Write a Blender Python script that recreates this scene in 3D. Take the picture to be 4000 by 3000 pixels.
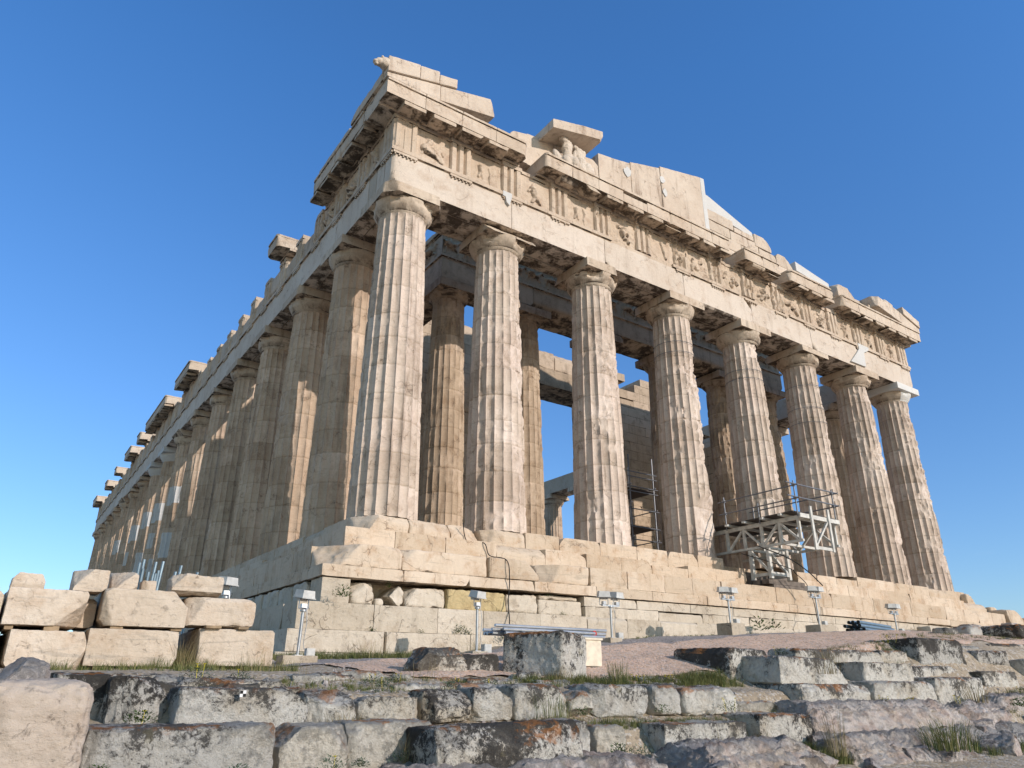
import bpy, math, random
import numpy as np
from mathutils import Vector, Matrix
D = bpy.data; C = bpy.context; COL = C.scene.collection
for o in list(D.objects): D.objects.remove(o)
sc = C.scene
R = math.radians
# ------------------------------------------------------------------ camera, sky, sun, exposure
# world: x = along the west front towards the south, y = into the temple (east), z up, 0 = top step
cam = D.cameras.new('camera'); cam.sensor_width = 36; cam.lens = 25.63; cam.clip_end = 3000; cam.clip_start = .05
co = D.objects.new('camera', cam); COL.objects.link(co); sc.camera = co
co.location = (-7.341, -17.284, -4.089)
YAW, PITCH = .6057, .3920
co.rotation_euler = (math.pi/2 + PITCH, 0, -YAW)
SA, SE = R(20), R(24)
SUN = Vector((math.sin(SA)*math.cos(SE), -math.cos(SA)*math.cos(SE), math.sin(SE)))
w = D.worlds.new('World'); sc.world = w; w.use_nodes = True
nt = w.node_tree; bg = nt.nodes['Background']
sky = nt.nodes.new('ShaderNodeTexSky'); sky.sky_type = 'NISHITA'; sky.sun_disc = False
sky.sun_elevation = SE; sky.sun_rotation = math.pi - SA
sky.altitude = 150; sky.air_density = 1.0; sky.dust_density = .35; sky.ozone_density = 3.2
SKYS = .15
bg.inputs[1].default_value = SKYS
# the air of that day: deeper, purer blue overhead than the model's, paler at the horizon
tc = nt.nodes.new('ShaderNodeTexCoord'); sp = nt.nodes.new('ShaderNodeSeparateXYZ'); nt.links.new(tc.outputs['Generated'], sp.inputs[0])
mr = nt.nodes.new('ShaderNodeMapRange'); nt.links.new(sp.outputs[2], mr.inputs[0]); mr.inputs[1].default_value = 0; mr.inputs[2].default_value = .7
tn = nt.nodes.new('ShaderNodeMix'); tn.data_type = 'RGBA'; nt.links.new(mr.outputs[0], tn.inputs[0]); tn.inputs[6].default_value = (.82, .92, 1.06, 1); tn.inputs[7].default_value = (.64, 1.20, 1.67, 1)
mu = nt.nodes.new('ShaderNodeMix'); mu.data_type = 'RGBA'; mu.blend_type = 'MULTIPLY'; mu.inputs[0].default_value = 1; nt.links.new(sky.outputs[0], mu.inputs[6]); nt.links.new(tn.outputs[2], mu.inputs[7])
# faint high haze streaks and a few small clouds low on the horizon
mp = nt.nodes.new('ShaderNodeMapping'); nt.links.new(tc.outputs['Generated'], mp.inputs[0]); mp.inputs[3].default_value = (2.2, 2.2, 9)
cn = nt.nodes.new('ShaderNodeTexNoise'); nt.links.new(mp.outputs[0], cn.inputs[0]); cn.inputs['Scale'].default_value = 1.7; cn.inputs['Detail'].default_value = 7; cn.inputs['Roughness'].default_value = .6
c1 = nt.nodes.new('ShaderNodeMapRange'); nt.links.new(cn.outputs[0], c1.inputs[0]); c1.inputs[1].default_value = .52; c1.inputs[2].default_value = .75; c1.inputs[4].default_value = .30
c2 = nt.nodes.new('ShaderNodeMapRange'); nt.links.new(sp.outputs[2], c2.inputs[0]); c2.inputs[1].default_value = .02; c2.inputs[2].default_value = .22; c2.inputs[3].default_value = 1; c2.inputs[4].default_value = 0
cm = nt.nodes.new('ShaderNodeMath'); cm.operation = 'MULTIPLY'; nt.links.new(c1.outputs[0], cm.inputs[0]); nt.links.new(c2.outputs[0], cm.inputs[1])
cx = nt.nodes.new('ShaderNodeMix'); cx.data_type = 'RGBA'; nt.links.new(cm.outputs[0], cx.inputs[0]); nt.links.new(mu.outputs[2], cx.inputs[6]); cx.inputs[7].default_value = (6.5, 6.4, 6.4, 1)
# unseen western sky behind the camera: warm tint added to warm shaded marble
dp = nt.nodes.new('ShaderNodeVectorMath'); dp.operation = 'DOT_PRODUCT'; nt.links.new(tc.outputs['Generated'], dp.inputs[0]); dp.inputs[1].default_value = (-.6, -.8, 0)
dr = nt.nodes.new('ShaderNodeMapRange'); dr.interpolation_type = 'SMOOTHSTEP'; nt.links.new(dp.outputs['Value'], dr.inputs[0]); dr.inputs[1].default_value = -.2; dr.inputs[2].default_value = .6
warm_tint = nt.nodes.new('ShaderNodeMix'); warm_tint.data_type = 'RGBA'; nt.links.new(dr.outputs[0], warm_tint.inputs[0]); warm_tint.inputs[6].default_value = (1, 1, 1, 1); warm_tint.inputs[7].default_value = (1.75, 1.22, .78, 1)
warm_mul = nt.nodes.new('ShaderNodeMix'); warm_mul.data_type = 'RGBA'; warm_mul.blend_type = 'MULTIPLY'; warm_mul.inputs[0].default_value = 1; nt.links.new(cx.outputs[2], warm_mul.inputs[6]); nt.links.new(warm_tint.outputs[2], warm_mul.inputs[7])
nt.links.new(warm_mul.outputs[2], bg.inputs[0])
sun = D.lights.new('sun', 'SUN'); sun.energy = 3.9; sun.angle = R(.53); sun.color = (1, .895, .815)
so = D.objects.new('sun', sun); COL.objects.link(so)
so.rotation_euler = (-SUN).to_track_quat('-Z', 'Y').to_euler()
sc.view_settings.view_transform = 'Standard'; sc.view_settings.look = 'None'
sc.view_settings.exposure = -0.03; sc.view_settings.gamma = 1; sc.view_settings.use_curve_mapping = False
sc.render.engine = 'CYCLES'
sc.cycles.max_bounces = 6; sc.cycles.diffuse_bounces = 4

# ------------------------------------------------------------------ noise
rs = np.random.RandomState(7)
PERM = np.arange(256); rs.shuffle(PERM); PERM = np.concatenate([PERM, PERM])
GR = rs.normal(size=(256, 3)); GR /= np.linalg.norm(GR, axis=1)[:, None]
def gnoise(P):
    i = np.floor(P).astype(int); f = P - i; u = f*f*f*(f*(f*6-15)+10); i &= 255
    out = 0
    for a in (0, 1):
        wa = u[:, 0] if a else 1-u[:, 0]
        pa = PERM[(i[:, 0]+a) & 255]
        for b in (0, 1):
            wb = u[:, 1] if b else 1-u[:, 1]
            pb = PERM[(pa+i[:, 1]+b) & 255]
            for c in (0, 1):
                wc = u[:, 2] if c else 1-u[:, 2]
                g = GR[PERM[(pb+i[:, 2]+c) & 255]]
                d = g[:, 0]*(f[:, 0]-a)+g[:, 1]*(f[:, 1]-b)+g[:, 2]*(f[:, 2]-c)
                out = out+wa*wb*wc*d
    return out*1.6
def fbm(P, o=4, gain=.5):
    P = np.asarray(P, float); s = 0; a = 1; t = 0
    for k in range(o):
        s = s+a*gnoise(P*2.03**k+17.3*k); t += a; a *= gain
    return s/t

# ------------------------------------------------------------------ mesh building
class MB:
    def __init__(s): s.V = []; s.Q = []; s.P = []; s.n = 0; s.T = []; s.W = []
    def add(s, V, Q, tint=0., patch=0.):
        V = np.asarray(V, float)
        s.V.append(V)
        for f in Q if isinstance(Q, list) else [Q]:
            if isinstance(f, np.ndarray) and f.ndim == 2: s.Q.append(f+s.n)
            else: s.P.append([int(x)+s.n for x in f])
        s.T.append(np.full(len(V), tint) if np.isscalar(tint) else tint)
        s.W.append(np.full(len(V), patch) if np.isscalar(patch) else patch)
        s.n += len(V); return s
    def box(s, lo, hi, M=None, tint=0., patch=0., tp=1.):
        x0, y0, z0 = lo; x1, y1, z1 = hi
        V = np.array([(x0, y0, z0), (x1, y0, z0), (x1, y1, z0), (x0, y1, z0), (x0, y0, z1), (x1, y0, z1), (x1, y1, z1), (x0, y1, z1)], float)
        if tp != 1:
            c = V[4:].mean(0); V[4:, :2] = c[:2]+(V[4:, :2]-c[:2])*tp
        if M is not None: V = V@M[0].T+M[1]
        return s.add(V, np.array([(0, 3, 2, 1), (4, 5, 6, 7), (0, 1, 5, 4), (1, 2, 6, 5), (2, 3, 7, 6), (3, 0, 4, 7)]), tint, patch)
    def tube(s, p, r, n=8, tint=0., cap=True, r2=None):
        p = [np.array(q, float) for q in p]; m = len(p); V = []
        up = np.array([.13, .21, 1.]); 
        for k in range(m):
            d = p[min(k+1, m-1)]-p[max(k-1, 0)]; d /= np.linalg.norm(d)+1e-9
            a = np.cross(d, up); 
            if np.linalg.norm(a) < .05: a = np.cross(d, (1, 0, 0))
            a /= np.linalg.norm(a); b = np.cross(a, d)
            rr = r if r2 is None else r+(r2-r)*k/(m-1)
            th = np.arange(n)*2*math.pi/n
            V.append(p[k]+rr*(np.cos(th)[:, None]*a+np.sin(th)[:, None]*b))
        V = np.concatenate(V); Q = []
        i = np.arange(n); j = (i+1) % n
        for k in range(m-1): Q.append(np.stack([k*n+i, k*n+j, (k+1)*n+j, (k+1)*n+i], 1))
        Q = [np.concatenate(Q)]
        if cap: Q += [list(range(n)), list(range((m-1)*n, m*n))[::-1]]
        return s.add(V, Q, tint)
    def prism(s, pts, axis, a, b, tint=0., patch=0.):
        """pts: 2D outline in the plane perpendicular to axis ('x': (y,z), 'y': (x,z), 'z': (x,y))"""
        n = len(pts); P = np.array(pts, float); A = np.zeros((2*n, 3))
        k = 'xyz'.index(axis); o = [q for q in range(3) if q != k]
        A[:n, o[0]] = A[n:, o[0]] = P[:, 0]; A[:n, o[1]] = A[n:, o[1]] = P[:, 1]; A[:n, k] = a; A[n:, k] = b
        Q = [np.array([(i, (i+1) % n, n+(i+1) % n, n+i) for i in range(n)])]+[list(range(n))[::-1], list(range(n, 2*n))]
        return s.add(A, Q, tint, patch)
def build(name, mb, mat, parent=None, loc=None, rot=None, smooth=35, wp=False, parts=None):
    V = np.concatenate(mb.V); 
    if wp: V = warp(V)
    if loc is not None: V = V-np.array(loc)
    Q = np.concatenate(mb.Q) if mb.Q else np.zeros((0, 4), int)
    me = D.meshes.new(name)
    me.vertices.add(len(V)); me.vertices.foreach_set('co', V.ravel().astype(np.float32))
    nl = Q.size+sum(len(p) for p in mb.P); nf = len(Q)+len(mb.P)
    L = np.concatenate([Q.ravel()]+[np.array(p) for p in mb.P]).astype(np.int32)
    me.loops.add(nl); me.loops.foreach_set('vertex_index', L)
    st = np.concatenate([np.arange(len(Q))*4, Q.size+np.cumsum([0]+[len(p) for p in mb.P])[:-1]]).astype(np.int32) if mb.P else (np.arange(len(Q))*4).astype(np.int32)
    me.polygons.add(nf); me.polygons.foreach_set('loop_start', st[:nf])
    me.polygons.foreach_set('loop_total', np.array([4]*len(Q)+[len(p) for p in mb.P], np.int32))
    me.update(calc_edges=True); me.validate()
    if smooth:
        me.polygons.foreach_set('use_smooth', np.ones(len(me.polygons), bool)); me.set_sharp_from_angle(angle=R(smooth))
    else: me.polygons.foreach_set('use_smooth', np.zeros(len(me.polygons), bool))
    if len(me.vertices) == len(V):
        for nm, arr in (('tint', mb.T), ('patch', mb.W)):
            a = me.attributes.new(nm, 'FLOAT', 'POINT'); a.data.foreach_set('value', np.concatenate(arr).astype(np.float32))
    me.materials.append(mat)
    o = D.objects.new(name, me); COL.objects.link(o)
    if loc is not None: o.location = loc
    if rot is not None: o.rotation_euler = rot
    if parent is not None: o.parent = parent
    return o
def fixn(o):
    import bmesh
    b = bmesh.new(); b.from_mesh(o.data); bmesh.ops.recalc_face_normals(b, faces=b.faces); b.to_mesh(o.data); b.free(); return o
def tag(o, label=None, cat=None, group=None, kind=None):
    if label: o['label'] = label
    if cat: o['category'] = cat
    if group: o['group'] = group
    if kind: o['kind'] = kind
    return o
def empty(name, loc, label, cat, group=None, rz=0):
    o = D.objects.new(name, None); COL.objects.link(o); o.location = loc; o.rotation_euler = (0, 0, rz); o.empty_display_size = .3
    return tag(o, label, cat, group)
def curv(x, y):
    cx = np.clip((x-15.44)/15.44, -1, 1); cy = np.clip((y-34.75)/34.75, -1, 1)
    return .065*(1-cx*cx)+.11*(1-cy*cy)
def warp(V):
    V = V.copy(); V[:, 2] += curv(V[:, 0], V[:, 1]); return V
def lattice(n):
    """surface lattice of an n=(nx,ny,nz) cell box -> int coords, quads"""
    nx, ny, nz = n; keys = []; 
    def face(ax, v, flip):
        o = [k for k in range(3) if k != ax]; a, b = n[o[0]], n[o[1]]
        I, J = np.meshgrid(np.arange(a+1), np.arange(b+1), indexing='ij')
        P = np.zeros((a+1, b+1, 3), int); P[..., ax] = v; P[..., o[0]] = I; P[..., o[1]] = J
        q = np.stack([P[:-1, :-1], P[1:, :-1], P[1:, 1:], P[:-1, 1:]], 2).reshape(-1, 4, 3)
        return q[:, ::-1] if flip else q
    q = np.concatenate([face(0, 0, True), face(0, nx, False), face(1, 0, False), face(1, ny, True), face(2, 0, True), face(2, nz, False)])
    k = q.reshape(-1, 3); key = (k[:, 0]*5000+k[:, 1])*5000+k[:, 2]
    u, idx, inv = np.unique(key, return_index=True, return_inverse=True)
    return k[idx], inv.reshape(-1, 4)
def stone(lo, hi, res=.1, rnd=.02, chip=.06, disp=.01, cuts=0, seed=0, cdepth=.12, fr=2.2, nz=None, ccorner=None, hf=.35):
    lo = np.array(lo, float); hi = np.array(hi, float); h = (hi-lo)/2; c = (lo+hi)/2
    n = [max(2, int(round(2*x/res))) for x in h]
    n = [min(k, 90) for k in n]
    k, Q = lattice(n)
    t = k/np.array(n)*2-1
    # crowd lattice a little towards the edges so that the rounding reads
    t = np.sign(t)*(1-(1-np.abs(t))**1.25)
    P = t*h; S = P+c+np.array([seed*3.7, seed*1.9, seed*5.3])
    m = fbm(S*fr, 4)
    r = rnd+chip*np.clip(m*2.2-.15, 0, 1)+.3*rnd*fbm(S*9, 2)
    r = np.minimum(np.maximum(r, .002), h.min()*.8)[:, None]
    q = np.clip(P, -h+r, h-r); d = P-q; L = np.linalg.norm(d, axis=1)[:, None]
    N = d/np.maximum(L, 1e-6)
    P = q+N*r
    rr = random.Random(int(seed*977)+5)
    cl = list(ccorner or [])
    for _ in range(cuts):
        s = [rr.choice((-1, 0, 1)) for _ in range(3)]
        if sum(map(abs, s)) < 2: s[rr.randrange(3)] = 1; s[2] = s[2] or 1
        cl.append((np.array(s, float)*np.array([rr.uniform(.5, 1.4) for _ in range(3)]), rr.uniform(.3, 1)*cdepth))
    for nn, dep in cl:
        nn = np.array(nn, float); nn /= np.linalg.norm(nn)
        cc = np.abs(nn)@h-dep
        e = P@nn-cc+.13*dep*fbm(S*2.3+nn*9, 2)+.05*min(dep, .3)*fbm(S*9+nn*9, 3)
        e = np.clip(e, 0, None); P = P-nn*e[:, None]
    dd = disp*fbm(S*3.5, 4)+hf*disp*fbm(S*14, 3)
    P = P+N*dd[:, None]
    return P+c, Q
def grid(nx, ny):
    I, J = np.meshgrid(np.arange(nx-1), np.arange(ny-1), indexing='ij'); a = (I*ny+J).ravel()
    return np.stack([a, a+ny, a+ny+1, a+1], 1)
# ------------------------------------------------------------------ materials
class NT:
    def __init__(s, name):
        s.m = D.materials.new(name); s.m.use_nodes = True; s.t = s.m.node_tree; s.b = s.t.nodes['Principled BSDF']
        s.pos = s.t.nodes.new('ShaderNodeNewGeometry'); s.P = s.pos.outputs['Position']; s.N = s.pos.outputs['Normal']
        s.b.inputs['Specular IOR Level'].default_value = .25
    def set(s, i, v):
        if hasattr(v, 'is_linked') or isinstance(v, bpy.types.NodeSocket): s.t.links.new(v, i)
        else: i.default_value = v
    def n(s, typ, **k):
        x = s.t.nodes.new(typ)
        for a, v in k.items(): setattr(x, a, v)
        return x
    def map(s, sc=(1, 1, 1), src=None, loc=(0, 0, 0)):
        m = s.n('ShaderNodeMapping'); s.set(m.inputs[0], src or s.P); m.inputs[3].default_value = sc; m.inputs[1].default_value = loc; return m.outputs[0]
    def noise(s, scale, det=5, rough=.55, src=None, dist=0, loc=(0, 0, 0), sc=(1, 1, 1)):
        x = s.n('ShaderNodeTexNoise'); s.set(x.inputs['Vector'], s.map(sc, src, loc)); x.inputs['Scale'].default_value = scale
        x.inputs['Detail'].default_value = det; x.inputs['Roughness'].default_value = rough; x.inputs['Distortion'].default_value = dist
        return x.outputs[0]
    def vor(s, scale, feat='DISTANCE_TO_EDGE', src=None, sc=(1, 1, 1)):
        x = s.n('ShaderNodeTexVoronoi', feature=feat); s.set(x.inputs['Vector'], s.map(sc, src)); x.inputs['Scale'].default_value = scale; return x.outputs[0]
    def ramp(s, v, a, b, lo=0., hi=1.):
        x = s.n('ShaderNodeMapRange'); x.interpolation_type = 'SMOOTHSTEP'; s.set(x.inputs[0], v)
        for i, q in zip((1, 2, 3, 4), (a, b, lo, hi)): x.inputs[i].default_value = q
        return x.outputs[0]
    def math(s, op, a, b=0., c=None):
        x = s.n('ShaderNodeMath', operation=op); s.set(x.inputs[0], a); s.set(x.inputs[1], b)
        if c is not None: s.set(x.inputs[2], c)
        return x.outputs[0]
    def mix(s, f, a, b, bt='MIX'):
        x = s.n('ShaderNodeMix', data_type='RGBA', blend_type=bt); s.set(x.inputs[0], f)
        for i, v in ((6, a), (7, b)):
            s.set(x.inputs[i], v if not isinstance(v, tuple) else (*v[:3], 1))
        return x.outputs[2]
    def attr(s, nm): x = s.n('ShaderNodeAttribute', attribute_name=nm); return x.outputs['Fac']
    def nz(s): x = s.n('ShaderNodeSeparateXYZ'); s.set(x.inputs[0], s.N); return x.outputs[2]
    def finish(s, col, h=None, dist=.02, rough=.85, strength=.8):
        s.set(s.b.inputs['Base Color'], col); s.set(s.b.inputs['Roughness'], rough)
        if h is not None:
            b = s.n('ShaderNodeBump'); b.inputs['Distance'].default_value = dist; b.inputs['Strength'].default_value = strength
            s.set(b.inputs['Height'], h); s.set(s.b.inputs['Normal'], b.outputs[0])
        return s.m
def marble(name, A, B, stain=(.33, .21, .12), sa=.6, crust=.0, white=(.64, .63, .60), grime=.5, vein=.35, crack=.5, streak=.5, bump=.02, black=0.):
    s = NT(name)
    big = s.noise(.45, 5, .6); mid = s.noise(2.3, 8, .62, dist=.3); fine = s.noise(17, 6, .7)
    st = s.noise(1.0, 6, .62, sc=(3.2, 3.2, .38), dist=.4)
    vn = s.noise(1.0, 7, .6, sc=(.9, .9, 9), dist=1.2)
    col = s.mix(s.ramp(big, .34, .66), A, B)
    col = s.mix(s.math('MULTIPLY', s.ramp(mid, .48, .72), sa), col, stain)
    col = s.mix(s.math('MULTIPLY', s.ramp(st, .52, .75), streak), col, tuple(c*.62 for c in stain))
    col = s.mix(s.math('MULTIPLY', s.ramp(vn, .56, .66), vein), col, tuple(c*.62 for c in A))
    col = s.mix(s.math('MULTIPLY', s.ramp(fine, .35, .75), .28), col, tuple(min(.8, c*1.32) for c in A))
    # hairline cracks
    wv = s.n('ShaderNodeVectorMath', operation='MULTIPLY_ADD'); 
    nn = s.n('ShaderNodeTexNoise'); s.set(nn.inputs[0], s.P); nn.inputs['Scale'].default_value = 1.6; nn.inputs['Detail'].default_value = 5
    s.t.links.new(nn.outputs[1], wv.inputs[0]); wv.inputs[1].default_value = (1.3, 1.3, 1.3); s.set(wv.inputs[2], s.P)
    ve = s.vor(.75, src=wv.outputs[0])
    ck = s.math('MULTIPLY', s.ramp(ve, 0, .013, 1, 0), s.ramp(mid, .42, .6))
    col = s.mix(s.math('MULTIPLY', ck, crack), col, (.07, .045, .03))
    # pits and dark grime freckles
    pit = s.noise(9, 8, .75, dist=.5)
    col = s.mix(s.math('MULTIPLY', s.math('MULTIPLY', s.ramp(pit, .58, .7), s.ramp(mid, .4, .62)), grime), col, (.13, .095, .07))
    if black:
        bl = s.noise(1.0, 8, .66, sc=(2.2, 2.2, .5), loc=(5, 3, 9))
        col = s.mix(s.math('MULTIPLY', s.ramp(bl, .55, .66), black), col, (.03, .022, .018))
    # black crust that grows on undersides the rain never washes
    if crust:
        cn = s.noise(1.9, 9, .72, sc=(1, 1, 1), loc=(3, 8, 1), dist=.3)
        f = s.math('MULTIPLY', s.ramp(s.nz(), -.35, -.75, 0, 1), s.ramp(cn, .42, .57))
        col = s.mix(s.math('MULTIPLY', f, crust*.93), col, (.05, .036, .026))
    # per block tone
    t = s.attr('tint'); tc = s.n('ShaderNodeCombineColor')
    tv = s.math('MULTIPLY_ADD', t, 1.0, 1.0)
    s.set(tc.inputs[0], tv); s.set(tc.inputs[1], s.math('POWER', tv, 1.1)); s.set(tc.inputs[2], s.math('POWER', tv, 1.3))
    col = s.mix(1., col, tc.outputs[0], 'MULTIPLY')
    # new white marble let in during repairs
    pn = s.mix(s.ramp(s.noise(3, 4), .4, .7), white, tuple(c*.93 for c in white))
    col = s.mix(s.ramp(s.attr('patch'), .4, .6), col, pn)
    h = s.math('ADD', s.math('MULTIPLY', mid, 1.1), s.math('MULTIPLY', fine, .28))
    h = s.math('SUBTRACT', h, s.math('MULTIPLY', s.ramp(pit, .55, .75), .35))
    h = s.math('SUBTRACT', h, s.math('MULTIPLY', ck, .9*crack))
    h = s.math('ADD', h, s.math('MULTIPLY', s.noise(6, 6, .7, sc=(1, 1, 2.5)), .5))
    return s.finish(col, h, bump, .82)
M = {}
M['col'] = marble('column marble', (.575, .48, .395), (.475, .375, .30), stain=(.31, .225, .16), sa=.65, crust=.9, grime=.9, streak=1.0, vein=.45, black=.12)
M['colN'] = marble('north column marble', (.53, .415, .31), (.43, .315, .225), stain=(.31, .21, .14), sa=.55, crust=.9, streak=.7, black=.25, white=(.56, .55, .53))
M['cap'] = marble('capital marble', (.57, .475, .37), (.44, .34, .25), stain=(.30, .20, .13), sa=.6, crust=1., streak=.5, black=.35)
M['porch'] = marble('porch marble', (.47, .37, .27), (.37, .28, .20), stain=(.22, .14, .08), sa=.7, crust=1., streak=.9, black=.45)
M['beam'] = marble('architrave marble', (.60, .52, .435), (.53, .445, .36), stain=(.40, .28, .19), sa=.5, crust=1., grime=.25, streak=.3, vein=.12)
M['frieze'] = marble('frieze marble', (.57, .47, .37), (.47, .37, .275), stain=(.33, .22, .15), sa=.6, crust=1., streak=.6)
M['cornice'] = marble('cornice marble', (.58, .485, .385), (.49, .39, .295), stain=(.34, .23, .15), sa=.55, crust=1., streak=.5)
M['tymp'] = marble('tympanum marble', (.58, .49, .395), (.49, .395, .305), stain=(.37, .26, .18), sa=.4, crust=.15, streak=.9, vein=.1)
M['krepis'] = marble('step marble', (.575, .475, .365), (.505, .395, .285), stain=(.38, .235, .13), sa=.65, crust=.9, streak=.55, vein=.5, grime=.8)
M['found'] = marble('foundation limestone', (.54, .475, .385), (.47, .405, .32), stain=(.30, .23, .16), sa=.6, crust=.9, streak=.4, vein=.1, grime=.9, bump=.04)
M['yellow'] = marble('yellow shell limestone', (.50, .40, .22), (.44, .34, .18), stain=(.26, .19, .10), sa=.6, grime=1., vein=.5, bump=.05)
M['stack'] = marble('loose marble', (.575, .495, .405), (.505, .415, .32), stain=(.40, .27, .165), sa=.55, crust=.3, streak=.25, vein=.7, grime=.7, crack=.10, bump=.035)
M['white'] = marble('new white marble', (.57, .56, .535), (.51, .50, .475), stain=(.6, .56, .5), sa=.25, grime=.1, vein=.1, crack=.1, streak=.1, bump=.006)
M['wall'] = marble('wall marble', (.56, .44, .32), (.46, .355, .25), stain=(.26, .19, .13), sa=.6, crust=1., streak=.5, vein=.5, black=.2)
M['statue'] = marble('statue marble', (.60, .52, .43), (.52, .43, .34), stain=(.38, .28, .2), sa=.3, crust=.3, streak=.2, vein=.0, crack=.1, grime=.5)
def limestone(name, A, B, lich=.55, orange=.6, pink=0.):
    s = NT(name)
    big = s.noise(.9, 5, .6); mid = s.noise(4.2, 9, .68, dist=.4); fine = s.noise(26, 7, .75)
    col = s.mix(s.ramp(big, .35, .65), A, B)
    col = s.mix(s.math('MULTIPLY', s.ramp(fine, .3, .75), .5), col, tuple(min(.85, c*1.45) for c in A))
    col = s.mix(s.math('MULTIPLY', s.ramp(s.noise(1.7, 5, .6, loc=(4, 4, 4)), .5, .68), .45), col, (.40, .31, .19))
    if pink: col = s.mix(s.math('MULTIPLY', s.ramp(s.noise(2.2, 6, .6, loc=(9, 1, 4)), .45, .6), pink), col, (.40, .25, .20))
    oi = s.n('ShaderNodeObjectInfo').outputs['Random']
    col = s.mix(s.ramp(oi, .55, 1., 0, .35), col, (.52, .44, .32)); col = s.mix(s.ramp(oi, .4, 0., 0, .6), col, (.42, .41, .385))
    t = s.attr('tint')
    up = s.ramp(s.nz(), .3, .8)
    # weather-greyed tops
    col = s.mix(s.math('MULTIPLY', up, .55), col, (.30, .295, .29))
    # black lichen
    l1 = s.math('ADD', s.math('MULTIPLY', s.noise(19, 10, .85, dist=.3), .6), s.math('MULTIPLY', s.noise(4.5, 8, .7, dist=.3), .4)); l2 = s.noise(.85, 4, .5, loc=(7, 2, 5))
    # per block amount shifts the threshold
    gc = s.n('ShaderNodeTexCoord'); gs = s.n('ShaderNodeSeparateXYZ'); s.set(gs.inputs[0], gc.outputs['Generated'])
    pt = s.math('SUBTRACT', s.pos.outputs['Pointiness'], .5)
    l1 = s.math('ADD', l1, s.math('ADD', s.math('MULTIPLY', s.math('SUBTRACT', gs.outputs[2], .55), .13), s.math('MULTIPLY', pt, .5)))
    v = s.math('ADD', s.math('ADD', l1, s.math('MULTIPLY', s.math('SUBTRACT', l2, .5), .55)), s.math('MULTIPLY', t, .16))
    col = s.mix(s.math('MULTIPLY', s.ramp(v, .548, .60), lich), col, (.06, .054, .048))
    vv = s.math('ADD', s.noise(21, 8, .8), s.math('MULTIPLY', t, .1))
    col = s.mix(s.math('MULTIPLY', s.ramp(vv, .58, .68), .6*min(1, lich+.3)), col, (.09, .078, .065))
    # yellow-green and orange lichen
    col = s.mix(s.math('MULTIPLY', s.ramp(s.noise(3.4, 6, .6, loc=(1, 6, 2)), .64, .7), .3), col, (.30, .26, .13))
    om = s.math('MULTIPLY', s.ramp(s.noise(1.9, 7, .68, loc=(2, 2, 8), dist=.5), .51, .59), s.ramp(s.nz(), .2, .6))
    col = s.mix(s.math('MULTIPLY', om, orange), col, (.42, .17, .045))
    h = s.math('ADD', s.math('MULTIPLY', mid, 1.2), s.math('MULTIPLY', fine, .5))
    h = s.math('SUBTRACT', h, s.math('MULTIPLY', s.ramp(l1, .5, .7), .4))
    h = s.math('ADD', h, s.math('MULTIPLY', s.noise(60, 4, .8), .25))
    return s.finish(col, h, .07, .92, 1.)
M['lime'] = limestone('weathered limestone', (.63, .60, .54), (.55, .51, .445), .8, .7)
M['limeD'] = limestone('dark lichened limestone', (.62, .585, .53), (.54, .50, .44), .93, .75)
M['rock'] = limestone('pink grey bedrock', (.58, .53, .50), (.52, .455, .42), .4, .2, pink=.4)
def ground_mat(name, A, B, Cc, sc=1., peb=.5):
    s = NT(name)
    col = s.mix(s.ramp(s.noise(1.1*sc, 6, .6), .35, .65), A, B)
    col = s.mix(s.math('MULTIPLY', s.ramp(s.noise(9*sc, 8, .7), .5, .68), .6), col, Cc)
    pv = s.n('ShaderNodeTexVoronoi'); s.set(pv.inputs['Vector'], s.P); pv.inputs['Scale'].default_value = 26*sc
    pc = s.n('ShaderNodeSeparateColor'); s.set(pc.inputs[0], pv.outputs['Color'])
    col = s.mix(s.math('MULTIPLY', s.ramp(pc.outputs[0], .72, .8), peb), col, (.55, .52, .48))
    col = s.mix(s.math('MULTIPLY', s.ramp(pc.outputs[1], .8, .88), peb), col, (.10, .085, .07))
    h = s.math('ADD', s.noise(14*sc, 7, .7), s.math('MULTIPLY', s.math('SUBTRACT', 1., pv.outputs['Distance']), .6))
    return s.finish(col, h, .03, .95, .8)
M['soil'] = ground_mat('stony soil', (.30, .24, .17), (.38, .31, .225), (.15, .13, .08))
M['gravel'] = ground_mat('grey gravel', (.33, .29, .27), (.27, .24, .23), (.17, .15, .14), 1.4)
M['pinkc'] = ground_mat('pink concrete', (.64, .44, .32), (.55, .385, .28), (.40, .29, .21), 1.1, .5)
def plain(name, c, rough=.6, metal=0., nz=.12, sc=8):
    s = NT(name)
    col = s.mix(s.ramp(s.noise(sc, 5), .3, .7), tuple(x*(1-nz) for x in c), tuple(min(.9, x*(1+nz)) for x in c))
    s.b.inputs['Metallic'].default_value = metal
    return s.finish(col, s.noise(sc*4, 3), .002, rough, .4)
M['galv'] = plain('galvanised steel', (.42, .44, .46), .42, .75)
M['tube'] = plain('scaffold tube', (.20, .21, .23), .5, .6)
M['paint'] = plain('white painted steel', (.50, .50, .48), .5)
M['beamw'] = plain('white painted timber', (.56, .545, .50), .6, nz=.2, sc=5)
M['deck'] = plain('dark deck board', (.07, .06, .055), .8)
M['wood'] = plain('weathered timber', (.15, .125, .105), .85, nz=.35, sc=5)
M['woodl'] = plain('pale timber', (.30, .22, .14), .85, nz=.3, sc=5)
M['black'] = plain('black rubber', (.02, .02, .02), .6)
M['glass'] = plain('lamp glass', (.18, .19, .2), .25)
M['blue'] = plain('blue grey tube', (.20, .27, .32), .45, .5)
M['red'] = plain('red plastic', (.55, .03, .02), .5)
M['cab'] = plain('cream cabinet', (.66, .58, .46), .7)
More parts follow.
